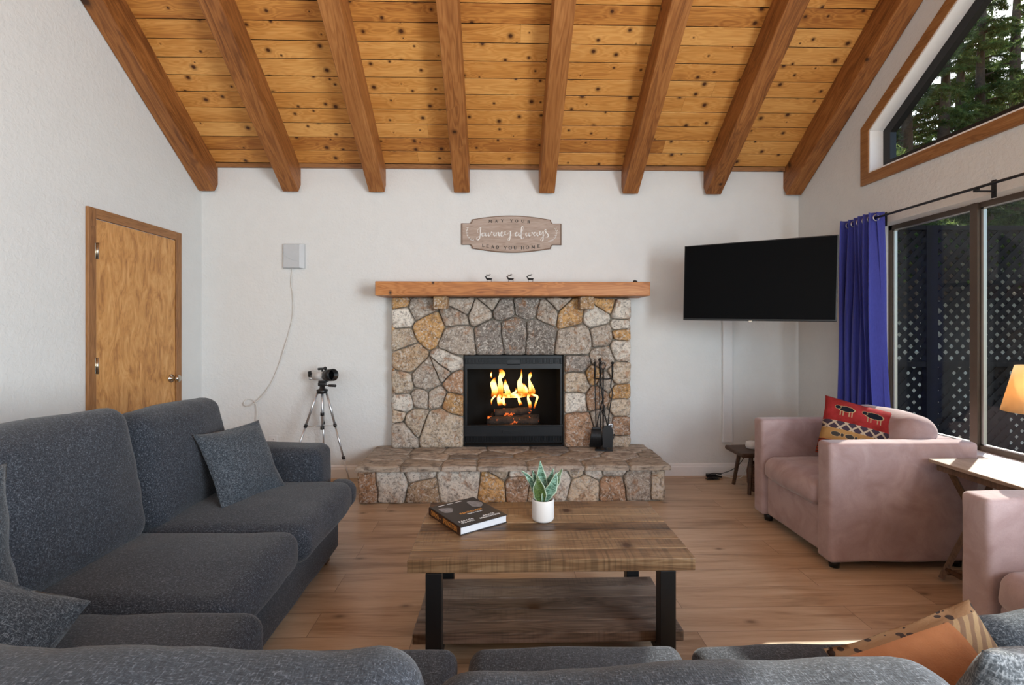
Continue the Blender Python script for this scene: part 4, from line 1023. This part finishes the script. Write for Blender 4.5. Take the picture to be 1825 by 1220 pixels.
MB().box((-.042, -.0008, -.0003), (-.022, .0008, .0004), Bs).build('spine_rule', 'ink_orange', bk)
# snake plant
pl = thing('potted_plant', 'small snake plant in a white ceramic pot on the coffee table', 'potted plant', (.190, 2.185, .4605))
m = MB().lathe([(0, 0), (.040, 0), (.046, .004), (.0485, .012), (.0488, .088), (.0475, .094), (.0445, .094), (.0435, .086), (.043, .075)], 40); m.build('pot', 'ceramic', pl)
m = MB().lathe([(0, .078), (.02, .080), (.0436, .077)], 30); m.build('soil', 'soil', pl)
n = NT('snake_plant_leaf'); v = n.co(); w_ = n.noise(n.map(v, (40, 40, 130)), 1.3, 3, .6, 1.5)
c = n.mix(n.ramp(w_, [(.42, 0.0), (.55, 1.0)]), (.035, .09, .05), (.20, .34, .25)); e_ = n.attr('rnd', 2)
c = n.mix(n.ramp(e_, [(.80, 0.0), (.92, 1.0)]), c, (.42, .52, .38)); MT['leaf'] = n.fin(c, .4, spec=.5)
n = NT('snake_plant_leaf_dark'); v = n.co(); w_ = n.noise(n.map(v, (40, 40, 130)), 1.3, 3, .6, 1.5)
c = n.mix(n.ramp(w_, [(.42, 0.0), (.6, 1.0)]), (.025, .055, .012), (.10, .15, .04)); e_ = n.attr('rnd', 2)
c = n.mix(n.ramp(e_, [(.84, 0.0), (.94, 1.0)]), c, (.40, .48, .36)); MT['leaf_dark'] = n.fin(c, .4, spec=.5)
def leaf(path, ws, face, mat):
    P = cr(path, 6); n_ = len(P); vs = []; K = 9; mb_ = MB(); rn = []
    for i, p in enumerate(P):
        t = i / (n_ - 1) * (len(ws) - 1); k = min(int(t), len(ws) - 2); w = ws[k] * (1 - t + k) + ws[k + 1] * (t - k)
        d = (P[min(i + 1, n_ - 1)] - P[max(i - 1, 0)]).normalized(); f = Vector(face); s_ = d.cross(f).normalized(); f = s_.cross(d).normalized()
        for j in range(K):
            u = -1 + 2 * j / (K - 1); vs.append(p + s_ * u * w + f * (.35 * w * u * u + .0015 * math.sin(i * .9 + u * 4))); rn.append(abs(u))
    fs = [(i * K + j, i * K + j + 1, (i + 1) * K + j + 1, (i + 1) * K + j) for i in range(n_ - 1) for j in range(K - 1)]
    mb_.add(vs, fs, smooth=True); mb_.rnd = rn; o = mb_.build('leaf', mat, pl); s_ = o.modifiers.new('s', 'SOLIDIFY'); s_.thickness = .0022
leaf([(0, .005, .075), (0, .01, .13), (-.008, .01, .19), (-.012, .0, .262)], [.012, .026, .023, .001], (0, -1, .1), 'leaf')
leaf([(-.004, -.012, .075), (-.015, -.03, .12), (-.022, -.038, .16), (-.026, -.035, .205)], [.010, .030, .026, .001], (-.1, -1, .2), 'leaf_dark')
leaf([(.004, -.012, .075), (.012, -.025, .115), (.035, -.03, .15), (.050, -.03, .19), (.058, -.025, .215)], [.010, .024, .024, .012, .001], (.3, -1, .3), 'leaf')
leaf([(.01, -.005, .075), (.025, -.012, .13), (.055, -.012, .175), (.085, 0, .225)], [.008, .018, .020, .001], (.5, -.9, .3), 'leaf_dark')
leaf([(-.01, .0, .075), (-.035, .0, .13), (-.06, -.005, .185), (-.095, -.01, .222)], [.007, .013, .013, .001], (-.4, -1, .3), 'leaf')
leaf([(.006, .012, .075), (.02, .02, .14), (.035, .02, .18), (.048, .015, .222)], [.008, .016, .014, .001], (.1, -1, .1), 'leaf')
leaf([(-.008, .012, .075), (-.02, .02, .14), (-.035, .02, .18), (-.045, .015, .215)], [.008, .014, .012, .001], (-.1, -1, .1), 'leaf')

# ------------------------------------------------------------------ pink armchairs
def armchair(label, loc, group):
    t = thing('armchair', label, 'armchair', loc, group=group)   # local: front at x=0, width along y
    Wd, D, AW, H_ = .80, .82, .115, .69
    for k in (0, 1):
        y0 = 0 if k == 0 else Wd - AW
        def sg_(q, u): return q
        m = MB(); soft(m, (D, AW, H_ - .05), (D / 2, y0 + AW / 2, (H_ + .05) / 2), r=.022, puff=(.0, .004, .004), amp=.004, fr=4, step=.05, seed=k + 2); a = m.build('arm', 'pink', t)
        xx = [(.018, y0 + (.0 if k == 0 else AW), z) for z in (.07, .3, .66)]
    m = MB(); soft(m, (.06, Wd - 2 * AW - .004, .26), (.06, Wd / 2, .185), r=.02, amp=.002, step=.05); soft(m, (D - .12, Wd - 2 * AW - .004, .06), (D / 2, Wd / 2, .26), r=.01, amp=0, step=.2); m.build('seat_base', 'pink', t)
    m = MB(); soft(m, (.17, Wd - 2 * AW - .002, H_ - .055), (D - .088, Wd / 2, (H_ + .05) / 2), r=.03, amp=.003, step=.05); m.build('backrest', 'pink', t)
    m = MB(); soft(m, (.62, Wd - 2 * AW - .006, .15), (.305, Wd / 2, .375), r=.06, puff=(.02, .0, .03), amp=.009, fr=7, step=.028, seed=4); m.build('seat_cushion', 'pink', t)
    m = MB(); Mb = Matrix.Translation((D - .20, Wd / 2, .60)) @ Matrix.Rotation(R(12), 4, 'Y'); soft(m, (.20, Wd - 2 * AW - .02, .40), (0, 0, 0), r=.085, puff=(.03, 0, .015), amp=.008, fr=6, step=.028, seed=9, M=Mb); m.build('back_cushion', 'pink', t)
    for x in (.07, D - .07):
        for yy in (.07, Wd - .07): MB().lathe([(0, 0), (.025, 0), (.032, .05), (0, .05)], 14, Matrix.Translation((x, yy, 0))).build('foot', 'black_plastic', t)
    return t
ch1 = armchair('dusty pink velour armchair in the corner, facing left with patterned red pillow on it', (1.765, 2.60, 0), 'pink armchairs by the window')
ch2 = copy_tree(ch1); ch2.location = (1.765, 1.055, 0); ch2['label'] = 'dusty pink velour armchair cut off by the right edge, nearest the camera'
# kilim pillow
def kilim(name, orange=False):
    n = NT(name); v = n.co(); sep = n.t.nodes.new('ShaderNodeSeparateXYZ'); n.put(sep.inputs[0], v); X, Y = sep.outputs[0], sep.outputs[1]
    if orange:
        c = n.ramp(n.noise(v, 9, 3), [(.3, (.30, .12, .055)), (.7, (.46, .21, .10))])
        band = n.ramp(X, [(.62, 0.0), (.63, 1.0)]) ; bx = n.math('GREATER_THAN', X, .10)
        zz = n.ramp(n.n('TexWave', {'Vector': n.map(v, rot=(0, 0, .8)), 'Scale': 14, 'Distortion': 3}), [(.4, (.22, .14, .09)), (.6, (.36, .25, .14))])
        c = n.mix(bx, c, zz)
        b2 = n.math('GREATER_THAN', Y, .098); c = n.mix(b2, c, n.mix(n.math('GREATER_THAN', n.vor(v, 40), .35), (.05, .035, .03), (.26, .15, .08)))
    else:
        red = n.ramp(n.noise(v, 8, 4, .6), [(.3, (.17, .014, .010)), (.7, (.36, .035, .038))])
        tan = n.ramp(n.noise(v, 9, 3), [(.3, (.30, .16, .055)), (.7, (.46, .27, .11))])
        zig = n.math('SUBTRACT', n.math('PINGPONG', X, .03), n.math('PINGPONG', n.math('ADD', Y, .01), .03))
        bnd = n.mix(n.math('GREATER_THAN', n.math('ABSOLUTE', zig), .007), (.42, .33, .24), (.05, .035, .05))
        st2 = n.mix(n.math('GREATER_THAN', n.math('SINE', n.math('MULTIPLY', Y, 420.0)), .1), (.30, .04, .02), (.06, .03, .02))
        yy = n.math('ADD', Y, n.math('MULTIPLY', n.noise(v, 60, 1), .006))
        c = n.mix(n.math('LESS_THAN', yy, .032), red, bnd); c = n.mix(n.math('LESS_THAN', yy, -.018), c, tan); c = n.mix(n.math('LESS_THAN', yy, -.092), c, st2)
        def blob(c, cx, cy, rx, ry, colr):
            dx = n.math('DIVIDE', n.math('SUBTRACT', X, cx), rx); dy = n.math('DIVIDE', n.math('SUBTRACT', Y, cy), ry)
            d = n.math('ADD', n.math('ADD', n.math('MULTIPLY', dx, dx), n.math('MULTIPLY', dy, dy)), n.math('MULTIPLY', n.noise(v, 70, 2), .6))
            return n.mix(n.math('LESS_THAN', d, 1.28), c, n.mix(n.math('LESS_THAN', d, 1.05), (.48, .34, .18), colr))
        def stroke(c, x0, x1, y0, y1, colr):
            f = n.math('MULTIPLY', n.math('MULTIPLY', n.math('GREATER_THAN', X, x0), n.math('LESS_THAN', X, x1)), n.math('MULTIPLY', n.math('GREATER_THAN', Y, y0), n.math('LESS_THAN', Y, y1)))
            return n.mix(f, c, colr)
        dk = (.012, .014, .02)
        for cx, s_ in ((-.10, 1), (.045, 1.15)):
            for q in (-.028, -.014, .016, .03): c = stroke(c, cx + q * s_ - .003, cx + q * s_ + .003, -.0 + .066, .104, (.35, .24, .14))
            c = blob(c, cx, .112, .046 * s_, .020 * s_, dk); c = blob(c, cx - .042 * s_, .118, .016, .013, dk)
        c = blob(c, .155, .075, .016, .026, (.25, .2, .15))
        for cx in (-.135, -.065, .01, .09): c = blob(c, cx, -.055, .026, .016, (.05, .045, .04)); c = blob(c, cx + .033, -.055, .009, .012, (.05, .045, .04))
    n.bump(n.noise(v, 220, 2), .4, .003)
    return n.fin(c, .95, spec=.1)
MT['kilim'] = kilim('kilim_red_animals'); MT['kilim_orange'] = kilim('kilim_orange', True)
m = MB(); pillow(m, .42, .37, .12, seed=3, pinch=.05)
p = m.build('throw_pillow', 'kilim'); p.matrix_world = basis((2.17, 2.93, .672), (.88, -.36, -.24), (.26, .30, .85)); tag(p, 'red and tan woven pillow with dark animal figures on the corner armchair', 'pillow')

# folding side table and lamp
tb = thing('folding_side_table', 'narrow wooden folding table between the two pink armchairs', 'side table', (2.45, 2.24, 0))
m = MB(); m.box((-.19, -.30, .602), (.19, .315, .62), bev=.004); m.build('tabletop', 'greywood', tb)
MB().box((-.165, -.27, .567), (-.145, .29, .602)).build('apron', 'brownwood', tb); MB().box((.145, -.27, .567), (.165, .29, .602)).build('apron', 'brownwood', tb)
for yy in (-.25, .265):
    MB().tube([(-.165, yy, .012), (.14, yy, .57)], .018, 4, smooth=False).build('leg', 'brownwood', tb); MB().tube([(.165, yy - .03, .012), (-.14, yy - .03, .57)], .018, 4, smooth=False).build('leg', 'brownwood', tb)
MB().tube([(-.14, -.25, .06), (-.14, .265, .06)], .012, 6).build('stretcher', 'brownwood', tb)
MB().tube([(-.15, .250, .05), (.16, .238, .05)], .012, 6).build('stretcher', 'brownwood', tb)
lp = thing('table_lamp', 'lit table lamp with warm tan shade at the right edge of the photo', 'lamp', (2.42, 2.12, .62))
MB().lathe([(0, 0), (.06, 0), (.06, .012), (.025, .03), (.045, .08), (.05, .13), (.03, .19), (.012, .22), (.012, .30), (0, .30)], 28).build('lamp_base', 'ceramic', lp)
m = MB().lathe([(.155, .315), (.108, .52)], 48); o = m.build('lamp_shade', 'shade', lp); s_ = o.modifiers.new('s', 'SOLIDIFY'); s_.thickness = .0015
n = NT('lit_bulb'); n.fin((1, .9, .75), .4, Emission_Color=(1, .72, .38, 1), Emission_Strength=25.0); MT['bulb'] = n.m
MB().ball((0, 0, .395), .03).build('bulb', 'bulb', lp)
light('lamp_glow', 'POINT', (2.42, 2.12, 1.02), (0, 0, 0), 9, (1, .66, .34), shadow_soft_size=.03)

# ------------------------------------------------------------------ sectional sofa
sf = thing('sectional_sofa', 'large charcoal tweed sectional sofa along the left wall and across the foreground', 'sofa', (-1.7, 1.9, 0))
def SP(x, y, z): return (x + 1.7, y - 1.9, z)
def part(nm, size, c, mat='sofa', M=None, **k):
    m = MB()
    if M is None: soft(m, size, SP(*c), **k)
    else: soft(m, size, (0, 0, 0), M=Matrix.Translation(SP(*c)) @ M, **k)
    return m.build(nm, mat, sf)
# left run
part('base', (1.17, 1.72, .22), (-1.515, 1.98, .17), r=.025, amp=.003, step=.06)
part('front_panel', (.05, 1.75, .24), (-.95, 1.985, .175), r=.02, amp=.004, step=.05, seed=3)
part('arm', (1.06, .24, .535), (-1.565, 2.965, .345), r=.06, puff=(.005, .01, .01), amp=.006, fr=4, seed=5)
part('seat_cushion', (.78, .70, .17), (-1.235, 2.515, .352), r=.06, puff=(.02, 0, .022), amp=.008, fr=4, seed=1)
part('seat_cushion', (.15, .16, .15), (-.925, 2.885, .345), r=.055, puff=(.01, 0, .01), amp=.006, fr=4, seed=11)
part('seat_cushion', (.80, .585, .175), (-1.265, 1.875, .350), r=.06, puff=(.02, 0, .024), amp=.008, fr=4, seed=2)
part('seat_cushion', (1.02, .58, .17), (-1.24, 1.295, .345), r=.06, puff=(.0, 0, .022), amp=.008, fr=4, seed=6)
Mb = Matrix.Rotation(R(-11), 4, 'Y')
part('back_cushion', (.22, .66, .52), (-1.63, 2.50, .66), M=Mb, r=.08, puff=(.045, 0, .02), amp=.010, fr=4, seed=7)
part('back_cushion', (.22, .80, .56), (-1.64, 1.765, .685), M=Mb, r=.08, puff=(.05, 0, .02), amp=.012, fr=4, seed=8)
part('back_frame', (.28, 2.0, .74), (-1.955, 2.08, .42), r=.06, amp=.006, fr=3, step=.06)
part('back_cushion', (.20, .55, .56), (-1.60, 1.08, .65), M=Mb, r=.08, puff=(.04, 0, .02), amp=.010, fr=4, seed=9)
# foreground run
part('base', (2.62, .80, .22), (.33, .90, .17), r=.025, amp=.003, step=.08)
part('seat_cushion', (.62, .62, .17), (-.42, 1.05, .358), r=.038, puff=(0, .015, .024), amp=.006, fr=4, seed=12)
part('seat_cushion', (.575, .62, .17), (.205, 1.05, .358), r=.038, puff=(0, .015, .024), amp=.006, fr=4, seed=13)
part('seat_cushion', (.60, .62, .17), (1.36, 1.045, .358), r=.038, puff=(0, .015, .024), amp=.006, fr=4, seed=19)
part('seat_cushion', (.535, .62, .17), (.785, 1.045, .358), r=.038, puff=(0, .015, .024), amp=.006, fr=4, seed=14)
Mf = Matrix.Rotation(R(8), 4, 'X')
part('back_cushion', (.88, .24, .50), (-.545, .70, .582), M=Mf, r=.085, puff=(0, .03, .02), amp=.018, fr=4, seed=15, step=.025)
part('back_cushion', (.81, .24, .49), (.285, .70, .553), M=Mf, r=.085, puff=(0, .03, .018), amp=.014, fr=4, seed=16, step=.025)
part('back_frame', (3.3, .20, .62), (-.05, .46, .37), r=.06, amp=.006, fr=3, step=.08)
part('arm', (.24, .46, .50), (1.52, .72, .32), r=.07, puff=(.01, .0, .01), amp=.008, fr=4, seed=17)
for x, yy in ((-.99, 2.78), (-.99, 1.7), (-1.95, 3.0), (1.2, 1.22), (-.8, 1.2), (-1.9, 1.15)):
    MB().box(SP(x - .03, yy - .03, 0), SP(x + .03, yy + .03, .075), bev=.004).build('foot', 'darkwood', sf)
def tpillow(lb, mat, o, xd, yd, w, h, t, seed, flange=.06, pinch=.07, name='throw_pillow'):
    m = MB(); pillow(m, w, h, t, seed=seed, flange=flange, pinch=pinch, amp=.008); p = m.build(name, mat); p.matrix_world = basis(o, xd, yd); return tag(p, lb, 'pillow')
tpillow('square charcoal throw pillow leaning on the sofa back by the far arm', 'pillow', (-1.335, 2.59, .615), (.326, .945, 0), (-.17, .06, .335), .40, .40, .13, 21)
tpillow('charcoal throw pillow standing upright at the left edge of the photo', 'pillow', (-1.55, 1.35, .66), (.25, .95, 0), (-.2, 0, 1), .44, .46, .15, 22)
tpillow('charcoal throw pillow in the lower left corner, lying on the near sofa seat', 'pillow', (-1.30, 1.16, .55), (.72, .35, -.52), (-.35, .55, .6), .42, .42, .15, 23)
tpillow('orange and tan woven throw pillow on the foreground sofa seat', 'kilim_orange', (.985, 1.10, .50), (.95, .1, .22), (-.25, .55, .8), .40, .24, .11, 24, flange=0)
tpillow('shaggy grey throw pillow standing in the lower right corner, sunlit', 'shaggy', (1.115, .93, .52), (1, .12, -.10), (.05, -.25, 1), .58, .40, .18, 25, flange=0)
tpillow('dark blue grey throw pillow behind the shaggy one at the right edge', 'pillow', (1.47, 1.24, .43), (1, .1, .1), (0, .5, .85), .46, .30, .15, 26, flange=0)

# ------------------------------------------------------------------ outside: deck, lattice screen, trees
gm = NT('forest_floor'); v = gm.co(); c = gm.ramp(gm.noise(v, 2.5, 6, .7), [(.3, (.20, .14, .09)), (.5, (.42, .32, .21)), (.7, (.50, .46, .34))]); MT['ground'] = gm.fin(c, .95)
o = MB().add([(2.9, -25, -.6), (60, -25, -.6), (60, 60, -.6), (2.9, 60, -.6), (-20, 4.9, -.6), (-20, 60, -.6), (3, 9, -.55), (60, 9, -.55), (60, 40, 12), (-5, 40, 12)], [(0, 1, 2, 3), (4, 3, 5), (6, 7, 8, 9)]).build('ground', 'ground'); struct(o)
dk = MB()
for i in range(22): dk.box((2.82, 1.2 + i * .15, -.12), (5.6, 1.2 + i * .15 + .142, -.09), rnd=random.random())
tag(struct(dk.build('deck', 'lattice')))
lf = thing('lattice_screen', 'dark diamond lattice privacy screen on the deck outside the window', 'lattice fence', (4.4, 4.6, -.09))
def lattice(x0, x1, z0, z1, y, pitch, w, ph=0):
    m = MB(); d = pitch
    for sgn, yo in ((1, 0), (-1, .008)):
        k = -60
        while k < 80:
            a = x0 + k * d + ph; pts = []
            for t in (0, 1): pass
            # line x = a + sgn*(z-z0)
            lo, hi = 0, z1 - z0
            if sgn > 0: lo = max(lo, x0 - a); hi = min(hi, x1 - a)
            else: lo = max(lo, a - x1); hi = min(hi, a - x0)
            if hi - lo > .02:
                hw = w / math.sqrt(2)
                P = [(a + sgn * lo - hw, z0 + lo), (a + sgn * lo + hw, z0 + lo), (a + sgn * hi + hw, z0 + hi), (a + sgn * hi - hw, z0 + hi)]
                m.add([(x, y + yo, z) for x, z in P] + [(x, y + yo + .007, z) for x, z in P], [(0, 1, 2, 3), (7, 6, 5, 4), (0, 4, 5, 1), (1, 5, 6, 2), (2, 6, 7, 3), (3, 7, 4, 0)])
            k += 1
    return m
lattice(-1.5, -.35, 1.06, 2.34, 0, .112, .042).build('lattice_panel', 'lattice', lf); lattice(-.24, 1.9, 1.06, 2.34, 0, .112, .042, .03).build('lattice_panel', 'lattice', lf)
lattice(-1.5, 1.9, .02, 1.05, .03, .112, .046).build('lattice_panel', 'lattice', lf)
m = MB()
for x in (-1.4, -1.13, -.86, -.6, -.15, .28, .42, .95, 1.08, 1.6): m.box((x, .05, 0), (x + .10, .07, 1.04))
m.build('skirt_boards', 'lattice', lf)
for x in (-1.5, -.36, 1.9, .92): MB().box((x, -.02, 0), (x + .11, .045, 2.37)).build('post', 'lattice', lf)
for z, hh in ((2.33, .045), (1.03, .05), (.0, .05)): MB().box((-1.5, -.015, z), (2.0, .05, z + hh)).build('rail', 'lattice', lf)
# conifers
def tree_mesh(seed, H_=13, low=1.0, spread=3.2):
    r_ = random.Random(seed); tr = MB(); fo = MB()
    tr.tube([(.05 * math.sin(i), .05 * math.cos(i * 1.3), -0.2 + H_ * i / 10) for i in range(11)], [.30 * (1 - i / 10.5) + .03 for i in range(11)], 12)
    z = low
    while z < H_ - .3:
        for _ in range(r_.randint(2, 3)):
            a = r_.uniform(0, 6.28); L = spread * (1 - (z / H_) ** 1.3) * r_.uniform(.6, 1.1) + .3; d = Vector((math.cos(a), math.sin(a), 0))
            pts = [d * L * t + Vector((0, 0, z + .25 * L * math.sin(t * 2.2) * .6 - .35 * L * t * t)) for t in (0, .25, .5, .75, 1)]
            tr.tube(pts, [.035, .026, .018, .011, .004], 5)
            n_ = int(L * 44)
            for k in range(n_):
                t = .18 + .82 * (k + r_.random()) / n_; i = min(3, int(t * 4)); p = pts[i].lerp(pts[i + 1], t * 4 - i)
                sd = d.cross(Vector((0, 0, 1))) * r_.choice((-1, 1)); tl = (.16 + .38 * (1 - t)) * r_.uniform(.6, 1.2)
                q = (sd * .8 + d * .5 + Vector((0, 0, r_.uniform(-.55, .1)))).normalized(); rn = r_.random() * .6 + .2 * (t > .6) + r_.random() * .2
                for j in range(6):
                    b0 = p + q * tl * (j / 6)
                    for _s in range(3):
                        nd = (q * .7 + Vector((r_.uniform(-1, 1), r_.uniform(-1, 1), r_.uniform(-.9, .6)))).normalized() * r_.uniform(.08, .15); wv = nd.cross(Vector((r_.uniform(-1, 1), r_.uniform(-1, 1), 1))).normalized() * .012
                        fo.add([b0 - wv, b0 + wv, b0 + nd], [(0, 1, 2)], rnd=rn)
        z += r_.uniform(.22, .34)
    return tr, fo
protos = []
for s_ in (1, 2):
    a, b = tree_mesh(s_ * 11, H_=12 + s_, low=4.0, spread=2.6)
    protos.append((a, b))
def lean(name, mb_, mat, par):
    me = bpy.data.meshes.new(name); me.from_pydata(mb_.v, [], mb_.f)
    a = me.attributes.new('rnd', 'FLOAT', 'POINT'); a.data.foreach_set('value', mb_.rnd); me.materials.append(MT[mat])
    for p in me.polygons: p.use_smooth = (mat == 'bark')
    o = bpy.data.objects.new(name, me); C.objects.link(o); o.parent = par; return o
spots = [(5.4, 9.2, 0, 1.0), (12.0, 14.3, 1, .92), (17.6, 17.6, 0, 1.15), (9.6, 13.4, 1, .8), (11.6, 7.4, 1, .8), (14.2, 18.8, 0, 1.1), (14.4, 12.6, 0, .9), (14.6, 15.9, 1, 1.0), (18.8, 15.6, 1, 1.1),
    (16.6, 22.4, 1, 1.35), (22.5, 21.0, 1, 1.4), (8.2, 18.0, 0, 1.1), (21, 26, 0, 1.5), (11.4, 17.0, 0, 1.0), (19.6, 20.6, 0, 1.25), (25.5, 25.5, 1, 1.6)]
tp = []
tl = ['conifer right behind the lattice screen, with thick bare trunk', 'conifer seen through the right window pane beside the mullion']
for i, (x, yy, k, sc) in enumerate(spots):
    lb = 'green conifer in the woods outside, seen only through gaps between nearer trees' if i > 1 else tl[i]
    if k not in [q[0] for q in tp]:
        t = thing('pine_tree', lb, 'tree', (x, yy, -.6), (0, 0, 0), 'conifers outside the windows'); lean('trunk', protos[k][0], 'bark', t); lean('foliage', protos[k][1], 'needles', t); tp.append((k, t))
    else:
        src = [q[1] for q in tp if q[0] == k][0]; t = copy_tree(src); t.location = (x, yy, -.6); t['label'] = lb
    t.rotation_euler = (0, 0, i * 1.7); t.scale = (sc, sc, sc)
bpy.context.view_layer.update()
